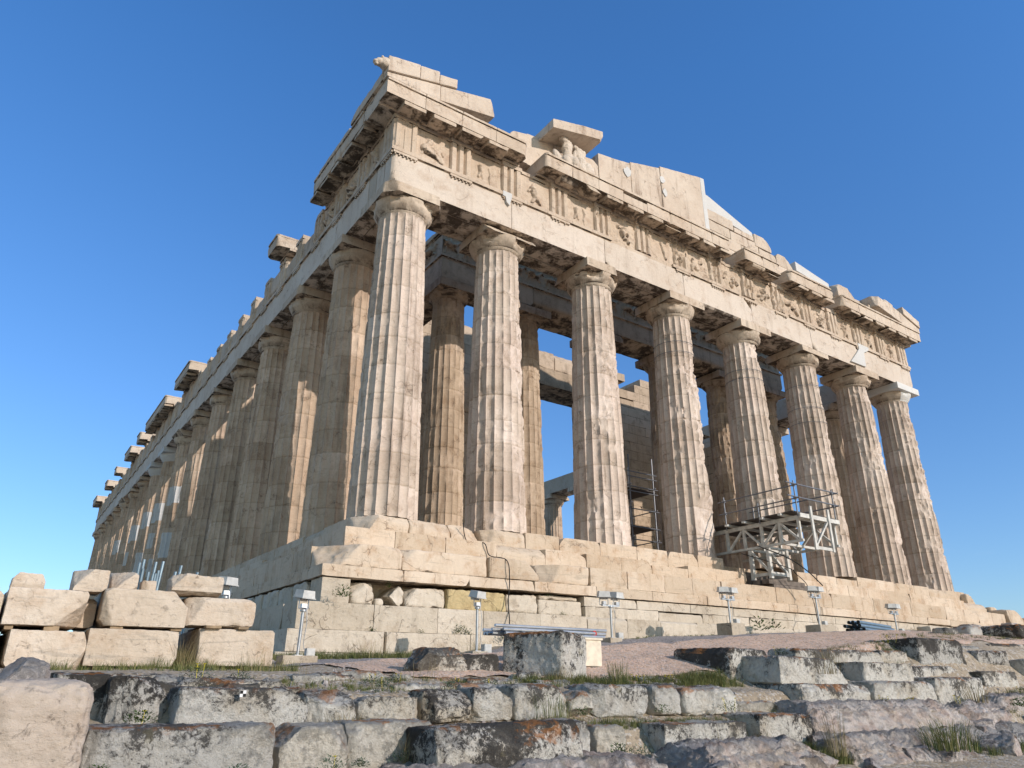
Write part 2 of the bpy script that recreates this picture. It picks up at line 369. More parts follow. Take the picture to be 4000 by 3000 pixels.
M['feather'] = plain('black feathers', (.02, .02, .022), .6)
def leafm(name, A, B):
    s = NT(name); t = s.attr('tint')
    col = s.mix(t, A, B); s.b.inputs['Roughness'].default_value = .7
    s.set(s.b.inputs['Base Color'], col); s.b.inputs['Subsurface Weight'].default_value = 0
    return s.m
M['drum'] = marble('rough loose marble', (.50, .43, .36), (.43, .355, .29), stain=(.33, .24, .17), sa=.7, grime=.9, streak=.3, vein=.3, crack=.1, bump=.05)
M['grass'] = leafm('grass blades', (.035, .075, .014), (.24, .22, .09))
M['dry'] = leafm('dry grass', (.16, .13, .06), (.33, .27, .15))
M['herb'] = leafm('grey green leaves', (.07, .11, .055), (.17, .21, .14))
M['leaf'] = leafm('green leaves', (.03, .065, .012), (.09, .14, .03))
M['flower'] = plain('yellow petals', (.75, .60, .02), .6)
M['paper_w'] = plain('white target', (.75, .75, .75), .7, nz=.02)
M['paper_k'] = plain('black target', (.015, .015, .015), .7, nz=.02)
# ------------------------------------------------------------------ the temple
FX = [1.02, 4.71, 9.0, 13.29, 17.59, 21.88, 26.17, 29.86]
FY = [1.02, 4.71]+[4.71+4.291*i for i in range(1, 15)]+[68.48]
T = empty('ancient_temple', (15.44, 34.75, 0), 'ruined Doric marble temple with fluted columns, carved frieze and broken pediment on its stepped platform', 'temple')
TL = np.array((15.44, 34.75, 0.))
def tb(name, mb, mat, parent=T, loc=None, **k):
    """build a temple part from world coordinates; loc = its own origin"""
    wl = np.array(loc if loc is not None else TL, float)
    base = TL
    o = build(name, mb, mat, None, loc=wl, wp=True, **k)
    o.parent = parent
    o.location = tuple(wl-base) if parent is T else tuple(wl)
    return o
H = 10.43; HN = 9.60
# ---- columns
def shaft(seed, H=9.60, rb=.952, rt=.745, m=8, nz=96, dmg=.5, thr=.12, hit=(.8, -.6), flute=.078, ndr=11, bites=(), nfl=20, patches=(), offs=.003):
    rr = random.Random(seed); jz = [0]
    for k in range(1, ndr): jz.append(H*k/ndr+rr.uniform(-.12, .12))
    jz.append(H)
    zs = set(np.linspace(0, H, nz))
    zs = [z for z in zs if all(abs(z-j) > .05 for j in jz[1:-1])]
    for j in jz[1:-1]: zs += [j-.035, j-.009, j+.009, j+.035]
    zs = np.array(sorted(zs)); drum = np.searchsorted(jz[1:-1], zs)
    base = np.array([0, .035, .1, .22, .38, .5, .62, .78, .9, .965]) if m >= 8 else np.array([0, .08, .3, .5, .7, .92])
    tt = (np.arange(nfl)[:, None]+base[None]).ravel(); nt = len(tt); fr = tt % 1
    th = tt/nfl*2*math.pi
    Z, TH = np.meshgrid(zs, th, indexing='ij'); FRc = np.broadcast_to(fr, Z.shape)
    Rz = rb+(rt-rb)*(Z/H)+.018*np.sin(math.pi*Z/H)
    f = .45*(1-(2*FRc-1)**2)+.55*np.sqrt(np.clip(1-(2*FRc-1)**2, 0, 1)); fl = flute*(Rz/rb)
    f = f*np.clip((H-Z)/.10, 0, 1)**.5           # flutes die under the capital
    off = np.array([rr.uniform(-offs, offs) for _ in range(len(jz))])[drum][:, None]
    r = Rz+off-fl*f
    P = np.stack([np.cos(TH)*Rz, np.sin(TH)*Rz, Z], -1).reshape(-1, 3); S = P+np.array([seed*5.1, seed*2.3, seed*7.7])
    hd = np.array(hit); hd = hd/np.linalg.norm(hd)
    bias = (np.cos(TH)*hd[0]+np.sin(TH)*hd[1])
    n1 = (fbm(S*np.array([.9, .9, .75]), 4)+.45*fbm(S*4.0, 3)).reshape(Z.shape)
    msk = np.clip(n1+.20*bias*(dmg > .3)-thr+.025*(dmg > .2), 0, None)
    rough = fbm(S*7, 4).reshape(Z.shape)
    lim = Rz+.012-dmg*.56*msk+.02*rough*np.clip(msk*12, 0, 1)
    lim = np.maximum(lim, Rz-.13)
    r = np.where(msk > 0, np.minimum(r, lim), r)
    nick = gnoise(np.stack([np.round(TH/(2*math.pi)*nfl).ravel()*7.3+seed, Z.ravel()*3.2, Z.ravel()*0], 1)).reshape(Z.shape)
    da = np.minimum(FRc, 1-FRc)
    r = r-np.exp(-(da/.13)**2)*np.clip(nick-.18, 0, .5)*.11*(.5+dmg)
    for j in jz[1:-1]:
        r = r-.008*(np.abs(Z-j) < .02)-.02*np.clip(1-np.abs(Z-j)/.07, 0, 1)*np.clip(rough*3-.45, 0, 1)
    for (a0, z0, wa, wz, dep) in bites:
        q = np.clip(1-((np.angle(np.exp(1j*(TH-a0))))/wa)**2-((Z-z0)/wz)**2, 0, 1)**.5
        r = np.where(q > 0, np.minimum(r, Rz+.03-dep*q+.035*rough), r)
    r = r+.003*rough
    V = np.stack([np.cos(TH)*r, np.sin(TH)*r, Z], -1).reshape(-1, 3)
    I, J = np.meshgrid(np.arange(len(zs)-1), np.arange(nt), indexing='ij'); a = (I*nt+J).ravel(); b = (I*nt+(J+1) % nt).ravel()
    Q = np.stack([a, b, b+nt, a+nt], 1)
    tv = np.array([rr.uniform(-.07, .05) for _ in range(len(jz))])[drum][:, None]+0*Z
    tv = tv+.16*np.clip(msk*14, 0, 1)*np.clip(.6+2*rough, 0, 1)          # fresh breaks are paler
    fi = np.round(TH/(2*math.pi)*nfl-.5); cell = gnoise(np.stack([fi.ravel()*.37+seed, (drum[:, None]+0*Z).ravel()*.71+.3, Z.ravel()*.15], 1)).reshape(Z.shape)
    tv = tv+.10*np.sign(cell)*np.clip(np.abs(cell)*4-.5, 0, 1)            # pieces of different stone
    for j in jz[1:-1]: tv = tv-.16*(np.abs(Z-j) < .012)                      # dirt in the joints
    W = 0*Z
    for (a0, z0, wa, wz) in patches:
        e = gnoise(S*2.3).reshape(Z.shape)*.2
        W = np.maximum(W, ((np.abs(np.angle(np.exp(1j*(TH-a0)))) < wa*(1+e)) & (np.abs(Z-z0) < wz*(1+e))).astype(float))
    mb = MB(); mb.add(V, [Q, list(range(nt))[::-1]], 0.); mb.T = [tv.ravel()]; mb.W = [W.ravel()]
    return mb
def echinus(seed, z0=HN, rn=.752, ro=1.0, h=.485, n=80, dmg=.4, white=None):
    prof = [(rn-.012, -.02), (rn, 0), (rn+.012, .0), (rn+.012, .022), (rn+.024, .024), (rn+.024, .046), (rn+.036, .048), (rn+.036, .07), (rn+.055, .085)]
    for k in range(1, 11):
        t = k/10; prof.append((rn+.055+(ro-rn-.055)*(1-(1-t)**1.45), .085+(h-.105)*t))
    prof += [(ro+.002, h-.012), (ro-.03, h)]
    prof = np.array(prof); th = np.arange(n)*2*math.pi/n
    TH, K = np.meshgrid(th, np.arange(len(prof)), indexing='ij'); r = prof[K, 0]; Z = z0+prof[K, 1]
    P = np.stack([np.cos(TH)*r, np.sin(TH)*r, Z], -1).reshape(-1, 3)+seed*3.3
    m = (fbm(P*1.5, 4)+.3*fbm(P*6, 3)).reshape(r.shape)
    lim = ro-.06-dmg*.5*np.clip(m-.02, 0, 1)
    r = np.where(m > .02, np.minimum(r, np.maximum(lim, rn)), r)+.006*m
    V = np.stack([np.cos(TH)*r, np.sin(TH)*r, Z], -1).reshape(-1, 3); L = len(prof)
    I, J = np.meshgrid(np.arange(n), np.arange(L-1), indexing='ij'); a = (I*L+J).ravel(); b = (((I+1) % n)*L+J).ravel()
    Q = np.stack([a, b, b+1, a+1], 1)
    W = np.zeros(r.shape)
    if white is not None: W = (np.abs(np.angle(np.exp(1j*(TH-white[0])))) < white[1]).astype(float)
    mb = MB(); mb.add(V, Q); mb.W = [W.ravel()]; mb.T = [np.full(len(V), random.Random(seed).uniform(-.08, .06))]; return mb
def abacus(seed, hw=1.005, z0=HN+.485, h=.345, cuts=1, cdepth=.25, corner=(), white=0., chip=.03):
    V, Q = stone((-hw, -hw, z0), (hw, hw, z0+h-.004), res=.085, rnd=.008, chip=chip, disp=.006, cuts=cuts, cdepth=cdepth, seed=seed, ccorner=corner)
    return MB().add(V, Q, random.Random(seed).uniform(-.06, .06), white)
def place_col(x, y, sh, ec, ab, mat, parent=T, label=None, rz=0, z=None):
    z = float(curv(x, y)) if z is None else z
    o = D.objects.new('column', sh); COL.objects.link(o); o.parent = parent; o.location = (x-TL[0], y-TL[1], z); o.rotation_euler[2] = rz
    if label: o['label'] = label
    for nm, me in (('echinus', ec), ('abacus', ab)):
        if me is None: continue
        c = D.objects.new(nm, me); COL.objects.link(c); c.parent = o
        if nm == 'abacus': c.rotation_euler[2] = -rz
    return o
def me_of(name, mb, mat):
    o = build(name, mb, mat); me = o.data; D.objects.remove(o); return me
# angle convention: 0 = +x (south), -pi/2 = -y (west, towards the viewer)
WCOL = [dict(dmg=.22, thr=.26, bites=[(-1.0, 8.3, .16, .3, .06), (-1.35, 6.1, .05, .12, .10), (-.95, 6.15, .05, .12, .10), (-1.35, 5.6, .05, .12, .10), (-.95, 5.6, .045, .1, .09)]),
        dict(dmg=.42, thr=.16, bites=[(-.75, 8.9, .5, .7, .07), (-1.2, 5.0, .05, .1, .1), (-.8, 5.1, .05, .12, .1), (-1.0, 4.3, .05, .13, .1)]),
        dict(dmg=.45, thr=.16, bites=[(-.6, 3.0, .45, 1.0, .10)]),
        dict(dmg=.7, thr=.10, bites=[(-1.45, 1.35, .70, .95, .30), (-1.15, .5, .75, .8, .22), (-.75, 3.6, .5, 1.3, .22), (-.5, 5.4, .4, .9, .1)]),
        dict(dmg=.55, thr=.12, bites=[(-1.2, 3.4, .30, .45, .09), (-.7, 1.4, .4, 1.0, .1)]),
        dict(dmg=.6, thr=.11, bites=[(-.55, 3.5, .4, 1.4, .12), (-.6, 8.2, .35, .7, .1)]),
        dict(dmg=.55, thr=.12, bites=[(-.45, 4.2, .4, 1.2, .10)]),
        dict(dmg=.65, thr=.12, bites=[(-.35, .3, .9, 1.1, .14), (-.3, 2.6, .5, .9, .1)])]
lab_w = ['corner column, whitest and least worn of the west front', None, None, 'column with a great piece broken out of its lowest drums', None, None, None, 'far corner column capped with new white marble']
for i, x in enumerate(FX):
    d = WCOL[i]; rb = .975 if i in (0, 7) else .952
    me = me_of('column', shaft(11+i, rb=rb, rt=.765 if i in (0, 7) else .745, nz=110, **d), M['col'])
    cor = []
    if i == 0: cor = [((-1, -1, -.3), .28)]
    if i == 1: cor = [((0, -1, .9), .30), ((-.3, -1, -.9), .1)]
    if i == 2: cor = [((1, -1, .1), .42), ((1, -1, -.8), .3)]
    clean = i in (3, 4)
    ec = me_of('echinus', echinus(20+i, dmg=[.25, .7, .7, .25, .25, .35, .35, .3][i], white=(-1.35, .75) if i == 7 else None), M['cap'])
    ab = me_of('abacus', abacus(30+i, cuts=0 if clean or i > 5 else 1, corner=cor, hw=1.04 if i in (0, 7) else 1.0, white=1. if i == 7 else 0, chip=.008 if i == 7 else .03), M['white'] if i == 7 else M['cap'])
    place_col(x, 1.02, me, ec, ab, M['col'], label=lab_w[i])
# north flank: near ones unique, far ones share meshes; white repairs on the far ones
NS = []
for k in range(7):
    pt = []
    if k == 4: pt = [(-2.6, 5.3, .35, .5), (-2.2, 1.3, .3, .4)]
    if k == 5: pt = [(-2.4, 6.4, .8, .55), (-2.5, 3.4, .55, .75)]
    if k == 6: pt = [(-2.3, 6.1, .8, .6), (-2.6, 4.3, .3, .5), (-2.0, 2.6, .4, .6), (-2.4, .8, .5, .5)]
    NS.append((me_of('column', shaft(50+k, nz=90 if k < 4 else 60, m=8 if k < 4 else 6, dmg=.3, thr=.2, hit=(-1, -.4), patches=pt), M['colN']),
               me_of('echinus', echinus(60+k, n=60, dmg=.3), M['cap']), me_of('abacus', abacus(70+k), M['cap'])))
whitecap = (me_of('echinus', echinus(81, n=60, dmg=.05), M['white']), me_of('abacus', abacus(82, cuts=0, chip=.008), M['white']))
for i in range(1, 17):
    k = i-1 if i <= 4 else [4, 1, 5, 6, 5, 6, 4, 5, 2, 3, 1, 0, 0][i-5]
    s, e, a = NS[k]
    if i in (8, 9): e, a = whitecap
    place_col(1.02, FY[i], s, e, a, M['colN'], rz=0 if i <= 4 else random.Random(i).choice((0, .314, -.314)) if k > 4 else random.Random(i).choice((0, 1.257, 2.513)),
              label='column patched with new white marble' if k in (5, 6) else None)
for i in list(range(1, 8)):
    s, e, a = NS[i % 4]; place_col(29.86, FY[i], s, e, a, M['colN'], rz=1.57*(i % 4))
# ---- west porch: six smaller columns on two steps
PX = [5.44, 9.16, 13.35, 17.54, 21.73, 25.44]; PY = 5.7; PZ = .70
for i, x in enumerate(PX):
    mb = shaft(90+i, H=9.40, rb=.825, rt=.64, flute=.055, nz=80, dmg=.35 if i < 2 else .6, thr=.2 if i < 2 else .1, hit=(.3, -1), ndr=12)
    me = me_of('column', mb, M['porch'])
    ec = me_of('echinus', echinus(95+i, z0=9.40, rn=.645, ro=.86, h=.32, n=60, dmg=.5), M['porch'])
    ab = me_of('abacus', abacus(98+i, hw=.88, z0=9.72, h=.35, cuts=1), M['porch'])
    place_col(x, PY, me, ec, ab, M['porch'], z=PZ+.1, label='smaller inner porch column streaked with brown')
# ---- krepis and foundation courses
def course(mb, side, e, z0, z1, dep, seed, L=(1.2, 1.7), res=.12, rnd=.012, chip=.045, cuts=2, disp=.012, jit=.01, a0=None, a1=None, miss=(), cdepth=.1, pcut=.5, tj=.10):
    """a row of blocks along one side, outer face e metres outside the top step"""
    rr = random.Random(seed)
    lim = {'W': (-e, 30.88+e), 'N': (-e+dep, 69.5+e), 'S': (-e+dep, 69.5+e)}[side]
    a, end = (lim[0] if a0 is None else a0), (lim[1] if a1 is None else a1)
    k = 0
    while a < end-.05:
        b = min(end, a+rr.uniform(*L)); 
        if end-b < L[0]*.5: b = end
        far = max(0, (a-6)/30 if side == 'W' else a/25)
        g = .004; j = rr.uniform(-jit, jit); t = rr.uniform(-tj, tj)
        if side == 'W': lo, hi = (a+g, -e+j, z0+.002), (b-g, -e+dep, z1-.002)
        elif side == 'N': lo, hi = (-e+j, a+g, z0+.002), (-e+dep, b-g, z1-.002)
        else: lo, hi = (30.88+e-dep, a+g, z0+.002), (30.88+e+j, b-g, z1-.002)
        if not any(m0 < (a+b)/2 < m1 for m0, m1 in miss):
            V, Q = stone(lo, hi, res=res*(1+far), rnd=rnd, chip=chip, disp=disp, cuts=(cuts if rr.random() < pcut else 0), seed=seed*31+k, cdepth=cdepth)
            mb.add(V, Q, t)
        a = b; k += 1
for nm, e, z0, z1, dep, mt in (('top_step', 0, -.55, 0, .98, 'krepis'), ('middle_step', .70, -1.07, -.55, .9, 'krepis'), ('bottom_step', 1.40, -1.59, -1.07, .9, 'krepis'), ('levelling_course', 1.47, -1.86, -1.59, .9, 'krepis')):
    mb = MB(); s = int(-z0*100)
    miss = ((14.3, 17.4),) if nm == 'top_step' else ((14.1, 16.9),) if nm == 'middle_step' else ()
    if nm == 'top_step':
        # broken arris in front of the corner column
        V, Q = stone((.0, 0, z0+.002), (1.35, .98, -.002), res=.07, rnd=.03, chip=.1, disp=.02, seed=3, ccorner=[((-1, -.6, .7), .38), ((.1, -1, .8), .14)]); mb.add(V, Q, .03)
        V, Q = stone((1.36, 0, z0+.002), (2.6, .98, -.002), res=.07, rnd=.03, chip=.12, disp=.02, seed=4, ccorner=[((.1, -1, .9), .22)]); mb.add(V, Q, 0)
        V, Q = stone((2.61, -.01, z0+.002), (3.7, .98, -.002), res=.07, rnd=.03, chip=.15, disp=.03, seed=5, ccorner=[((.7, -1, .9), .45), ((0, -1, .8), .2)]); mb.add(V, Q, .04)
        V, Q = stone((3.75, 0, z0+.002), (5.1, .98, -.002), res=.07, rnd=.03, chip=.15, disp=.03, seed=6, ccorner=[((-.8, -1, .7), .3), ((0, -1, .8), .12)]); mb.add(V, Q, -.03)
        course(mb, 'W', e, z0, z1, dep, s, a0=5.11, miss=miss, pcut=.4, cdepth=.2); course(mb, 'N', e, z0, z1, dep, s+1)
        course(mb, 'S', e, z0, z1, dep, s+2, a0=.98, res=.4, a1=34)
    elif nm == 'bottom_step':
        V, Q = stone((-1.4, -1.4, z0+.002), (.5, -.5, -1.072), res=.06, rnd=.03, chip=.1, disp=.02, seed=7, ccorner=[((-1, -.8, .9), .55), ((-.6, -1, .3), .12), ((.3, -1, .9), .1)]); mb.add(V, Q, .03)
        V, Q = stone((.52, -1.38, z0+.002), (2.9, -.5, -1.072), res=.07, rnd=.04, chip=.08, disp=.015, seed=8, ccorner=[((-.8, -1, .9), .2)]); mb.add(V, Q, .05)
        V, Q = stone((2.95, -1.42, z0+.002), (4.55, -.5, -1.072), res=.07, rnd=.04, chip=.05, disp=.015, seed=9, ccorner=[((.9, -.5, .9), .3)]); mb.add(V, Q, -.1)
        V, Q = stone((4.75, -1.38, z0+.002), (6.3, -.5, -1.072), res=.07, rnd=.05, chip=.08, disp=.02, seed=10, ccorner=[((-1, -1, .5), .35)]); mb.add(V, Q, 0)
        course(mb, 'W', e, z0, z1, dep, s, a0=6.32, a1=31.2, pcut=.3); course(mb, 'N', e, z0, z1, dep, s+1, res=.2); course(mb, 'S', e, z0, z1, dep, s+2, res=.4, a1=34)
    elif nm == 'middle_step':
        course(mb, 'W', e, z0, z1, dep, s, miss=miss, pcut=.5, cdepth=.18, a1=31.2); course(mb, 'N', e, z0, z1, dep, s+1, res=.2); course(mb, 'S', e, z0, z1, dep, s+2, res=.4, a1=34)
    else:
        course(mb, 'W', e, z0, z1, dep, s, L=(1.7, 2.6), miss=miss, a1=31.6); course(mb, 'N', e, z0, z1, dep, s+1, L=(1.7, 2.6), res=.2); course(mb, 'S', e, z0, z1, dep, s+2, res=.4, a1=34)
    tb(nm, mb, M[mt])
    tag(D.objects[-1]) if False else None
# tumbled and worn south-west corner of the steps
mb = MB()
for k, (x0, x1, y0, z0, z1, cc) in enumerate([(31.25, 33.0, -1.5, -1.6, -.85, [((1, -.4, .8), .45)]), (32.9, 34.6, -1.7, -1.75, -1.15, [((1, -1, .8), .35)]), (31.3, 32.2, -.8, -1.0, -.5, [((1, -.5, 1), .35)]),
        (33.9, 36.2, -2.0, -2.0, -1.45, [((1, -.3, 1), .3)]), (31.6, 33.6, -1.9, -2.0, -1.55, [((-.5, -1, 1), .3)]), (35.5, 38.0, -1.6, -2.1, -1.6, [((1, -1, 1), .4)]), (30.4, 31.3, -.3, -.6, -.1, [((1, -1, 1), .35)])]):
    V, Q = stone((x0, y0, z0), (x1, y0+2.2, z1), res=.12, rnd=.1, chip=.2, disp=.06, seed=400+k, cuts=2, cdepth=.25, ccorner=cc); mb.add(V, Q, .02*(k % 3))
tb('worn_corner', mb, M['krepis'])
mb = MB(); mb.box((.9, .9, -1.6), (29.98, 68.6, -.012)); tb('floor', mb, M['krepis'])
mb = MB(); mb.box((-.6, -.6, -6), (31.4, 69.9, -1.62)); tb('foundation_core', mb, M['found'])
# foundations under the north-west corner
mb = MB()
course(mb, 'W', 1.42, -2.42, -1.88, .7, 501, L=(.45, .6), a0=-1.42, a1=-.75, chip=.03)
for k, (a, b, zt, cc) in enumerate([(-.68, -.12, -1.93, [((-1, -1, .9), .2), ((1, -1, .7), .15)]), (-.1, .12, -2.25, []), (.2, .62, -1.95, [((1, 0, 1), .1), ((-1, 0, 1), .2), ((-1, 0, -1), .2)]), (.66, 1.72, -1.95, [((-1, -.5, 1), .22)])]):
    V, Q = stone((a, -1.36, -2.42), (b, -.6, zt), res=.045, rnd=.07, chip=.12, disp=.05, seed=510+k, ccorner=cc); mb.add(V, Q, .05)
V, Q = stone((3.5, -1.38, -2.42), (4.5, -.6, -1.95), res=.045, rnd=.07, chip=.14, disp=.06, seed=517); mb.add(V, Q, 0)
V, Q = stone((4.52, -1.36, -2.42), (6.0, -.6, -2.02), res=.06, rnd=.05, chip=.08, disp=.03, seed=518); mb.add(V, Q, .03)
V, Q = stone((4.6, -1.30, -2.018), (5.9, -.6, -1.9), res=.05, rnd=.07, chip=.08, disp=.04, seed=519); mb.add(V, Q, 0)
course(mb, 'W', 1.40, -2.13, -1.875, .7, 520, a0=6.05, a1=31.5, L=(.9, 2.0), chip=.05, disp=.015, cuts=2, pcut=.5, res=.11)
course(mb, 'W', 1.45, -2.42, -2.135, .7, 521, a0=6.05, a1=33, L=(1.0, 1.9), chip=.06, disp=.02, cuts=2, pcut=.4, res=.12)
tb('rough_course', mb, M['found'])
mb = MB(); V, Q = stone((1.76, -1.42, -2.42), (3.46, -.6, -1.95), res=.04, rnd=.035, chip=.07, disp=.04, seed=530, fr=5); mb.add(V, Q)
o = tb('yellow_block', mb, M['yellow']); o['label'] = 'pitted yellow limestone block in the foundation'
for nm, z0, z1, e, s, L in (('foundation_course', -3.0, -2.43, 1.72, 540, (1.2, 2.1)), ('foundation_course', -3.46, -3.01, 1.95, 543, (1.2, 2.4)), ('foundation_course', -3.9, -3.47, 2.12, 546, (1.3, 2.2))):
    mb = MB(); e2 = e
    a = -2.02 if s == 540 else -2.25 if s == 543 else -2.5
    course(mb, 'W', e, z0, z1, .9, s, a0=a, a1=9 if s > 540 else 33, L=L, res=.07, chip=.03, disp=.012, cdepth=.07)
    m2 = MB(); course(m2, 'N', -a, z0, z1, .9, s+1, L=L, res=.12, a1=24, a0=-e+.9)
    for V, t in zip(m2.V, m2.T): pass
    off = mb.n
    for V, T_, W_ in zip(m2.V, m2.T, m2.W): mb.V.append(V); mb.T.append(T_); mb.W.append(W_)
    mb.Q += [q+off for q in m2.Q]; mb.n += m2.n
    tb(nm, mb, M['found'])
mb = MB(); course(mb, 'N', 1.45, -2.42, -1.88, .7, 550, L=(.6, 1.1), res=.09, chip=.1, disp=.05, rnd=.06, a0=-.6, a1=26); tb('rough_course', mb, M['found'])
# porch steps
mb = MB()
course(mb, 'W', -4.78, 0, .35, .5, 560, a0=4.55, a1=26.3, L=(1.4, 1.7)); course(mb, 'W', -5.0, .35, .70, 1.6, 561, a0=4.8, a1=26.1, L=(1.4, 1.7))
tb('porch_step', mb, M['wall'])

# ---- architraves
def beams(name, side, joints, e0=.13, e1=1.90, z0=H, z1=11.62, mat='beam', seed=600, low=None, three=True, extra=None):
    mb = MB(); rr = random.Random(seed)
    for k in range(len(joints)-1):
        a, b = joints[k], joints[k+1]
        layers = ((e0, e0+.57), (e0+.60, e0+1.17), (e0+1.20, e1)) if three else ((e0, e1),)
        for q, (f0, f1) in enumerate(layers):
            zz = z0+.004+(.0 if q == 0 else rr.uniform(.0, .05))
            cc = [((0, -1, -1), rr.uniform(.05, .16))] if (q == 0 and rr.random() < .35) else []
            if extra and q == 0 and k in extra: cc = extra[k]
            if side == 'W': lo, hi = (a+.006, f0, zz), (b-.006, f1, z1)
            elif side == 'N': lo, hi = (f0, a+.006, zz), (f1, b-.006, z1)
            else: lo, hi = (30.88-f1, a+.006, zz), (30.88-f0, b-.006, z1); 
            V, Q = stone(lo, hi, res=.11 if q == 0 else .2, rnd=.014, chip=.035, disp=.006, cuts=0, seed=seed+k*3+q, ccorner=cc); mb.add(V, Q, rr.uniform(-.04, .05)-.1*q)
    return tb(name, mb, M[mat])
jw = [.13]+[x for x in FX[1:-1]]+[30.75]
o = beams('architrave', 'W', jw, extra={0: [((-1, -1, -.9), .16), ((-1, -1, 0), .06)], 2: [((-1, -1, -1.2), .16)], 3: [((1, -1, 1), .25), ((0, -1, -1), .06)], 5: [((1, -1, 1), .3), ((-1, -1, -1), .2)], 6: [((-1, -1, 1), .2), ((1, -.5, -1), .14)]})
jn = [1.93]+FY[1:]
jn[-1] = 69.4
beams('architrave', 'N', jn, seed=650)
beams('architrave', 'S', [1.93]+FY[1:7]+[31.4], seed=690)
# new white marble let into the architrave joints
def patchpiece(pts, y, t, name='marble_patch', axis='y'):
    mb = MB(); mb.prism(pts, axis, y, y+t); o = tb(name, mb, M['white']); o['label'] = 'new white marble repair'; return o
for pts in ([(4.29, 11.80), (4.66, 11.80), (4.66, 11.66), (4.56, 11.28), (4.44, 11.37), (4.39, 11.59), (4.28, 11.60)], [(25.81, 11.80), (26.8, 11.80), (26.72, 11.62), (26.24, 11.37), (26.18, 10.58), (24.89, 10.56), (25.55, 11.18), (25.86, 11.5)]):
    fixn(patchpiece(pts, .04, .12))
# taenia and regulae with their little pegs
def taenia(side, a0, a1, e=.13, z0=11.62, z1=11.78, seed=700, gaps=()):
    mb = MB(); rr = random.Random(seed); a = a0
    while a < a1-.01:
        b = min(a1, a+rr.uniform(.8, 2.2))
        if not any(g0 < (a+b)/2 < g1 for g0, g1 in gaps):
            f = e-.075
            lo, hi = ((a, f, z0+.02), (b-.003, f+.5, z1)) if side == 'W' else ((f, a, z0+.02), (f+.5, b-.003, z1))
            V, Q = stone(lo, hi, res=.09, rnd=.008, chip=.03, disp=.004, seed=seed+a); mb.add(V, Q, rr.uniform(-.04, .04))
        a = b
    lo, hi = ((a0, e+.004, z0), (a1, e+1.7, z1)) if side == 'W' else ((e+.004, a0+1.8, z0), (e+1.7, a1, z1))
    mb.box(lo, hi)
    return tb('taenia', mb, M['frieze'])
def regula(side, c, e=.13, z=11.64, w=.845, n=6, skip=()):
    mb = MB(); f = e-.06
    def put(lo, hi):
        mb.box(lo, hi)
    if side == 'W': put((c-w/2, f, z-.09), (c+w/2, e+.01, z))
    else: put((f, c-w/2, z-.09), (e+.01, c+w/2, z))
    for k in range(n):
        if k in skip: continue
        q = c-w/2+w*(k+.5)/n
        p = (q, e-.03, 0) if side == 'W' else (e-.03, q, 0)
        mb.tube([(p[0], p[1], z-.085), (p[0], p[1], z-.155)], .024, 8, r2=.032)
    return tb('regula', mb, M['frieze'])
TGW = [.545, 2.62]+[FX[1]]+[6.86, FX[2], 11.15, FX[3], 15.44, FX[4], 19.73, FX[5], 24.02, FX[6], 28.26, 30.335]
taenia('W', .05, 30.83, gaps=((2.0, 2.35), (8.6, 12.2), (17.5, 19.4), (21.5, 22.5)))
taenia('N', 1.9, 69.4, seed=730)
TGN = [.545, 2.62]+[v for i in range(1, 16) for v in (FY[i], (FY[i]+FY[i+1])/2)][:-1]+[66.9, 68.95]
rw = random.Random(5)
for i, c in enumerate(TGW):
    if i in (4, 5): continue
    regula('W', c, skip=[k for k in range(6) if rw.random() < (.0 if i < 3 else .25)])
for i, c in enumerate(TGN): regula('N', c, n=6 if i < 16 else 6)
# ---- triglyphs, metopes, backing wall of the frieze
ZF0, ZF1 = 11.784, 13.13
def triglyph_mb(w=.845, h=ZF1-ZF0, d=.62, top=None, seed=0, dmg=.2):
    """front at y=0, grooves cut inwards"""
    g = .105; x = [-w/2, -w/2+.055, -.19, -.115, -.04, .04, .115, .19, w/2-.055, w/2]
    prof = [(-w/2, g*.9), (-w/2+.06, 0), (-.21, 0), (-.14, g), (-.07, 0), (.07, 0), (.14, g), (.21, 0), (w/2-.06, 0), (w/2, g*.9)]
    rowsz = np.concatenate([np.linspace(0, h-.19, 12), [h-.17, h-.165, h]]); 
    # resample profile
    px = np.array([p[0] for p in prof]); py = np.array([p[1] for p in prof]); xs = np.unique(np.concatenate([px, np.linspace(-w/2, w/2, 33)]))
    ys = np.interp(xs, px, py); V = []
    for k, z in enumerate(rowsz):
        yy = ys if k < len(rowsz)-2 else np.full(len(xs), -.018)
        V.append(np.stack([xs, yy, np.full(len(xs), z)], 1))
    V = np.concatenate(V); n = len(xs)
    S = V*1.0+seed*7.1; m = fbm(S*2.6, 4)+.3*fbm(S*9, 2)
    V[:, 1] += np.clip(m-.12+(dmg-.2)*.4, 0, 1)*dmg*.9
    V[:, 1] = np.minimum(V[:, 1], .14)
    m_ = len(rowsz); I, J = np.meshgrid(np.arange(m_-1), np.arange(n-1), indexing='ij'); a = (I*n+J).ravel()
    Q = np.stack([a, a+1, a+n+1, a+n], 1)
    # close with back ring
    per = list(range(0, n))+[k*n+n-1 for k in range(1, m_)]+[(m_-1)*n+j for j in range(n-2, -1, -1)]+[k*n for k in range(m_-2, 0, -1)]
    back = V[per].copy(); back[:, 1] = d; b0 = len(V); V = np.concatenate([V, back]); L = len(per)
    Q2 = np.array([(per[(i+1) % L], per[i], b0+i, b0+(i+1) % L) for i in range(L)])
    mb = MB(); mb.add(V, [Q, Q2], random.Random(seed).uniform(-.08, .06)); return mb
def to_side(mb, side, c, e, z0):
    V = mb.V[0].copy()
    if side == 'W': V = V+np.array([c, e, z0])
    else: V = np.stack([V[:, 1]+e, c-V[:, 0], V[:, 2]+z0], 1)
    mb.V[0] = V; return mb
dm = random.Random(3)
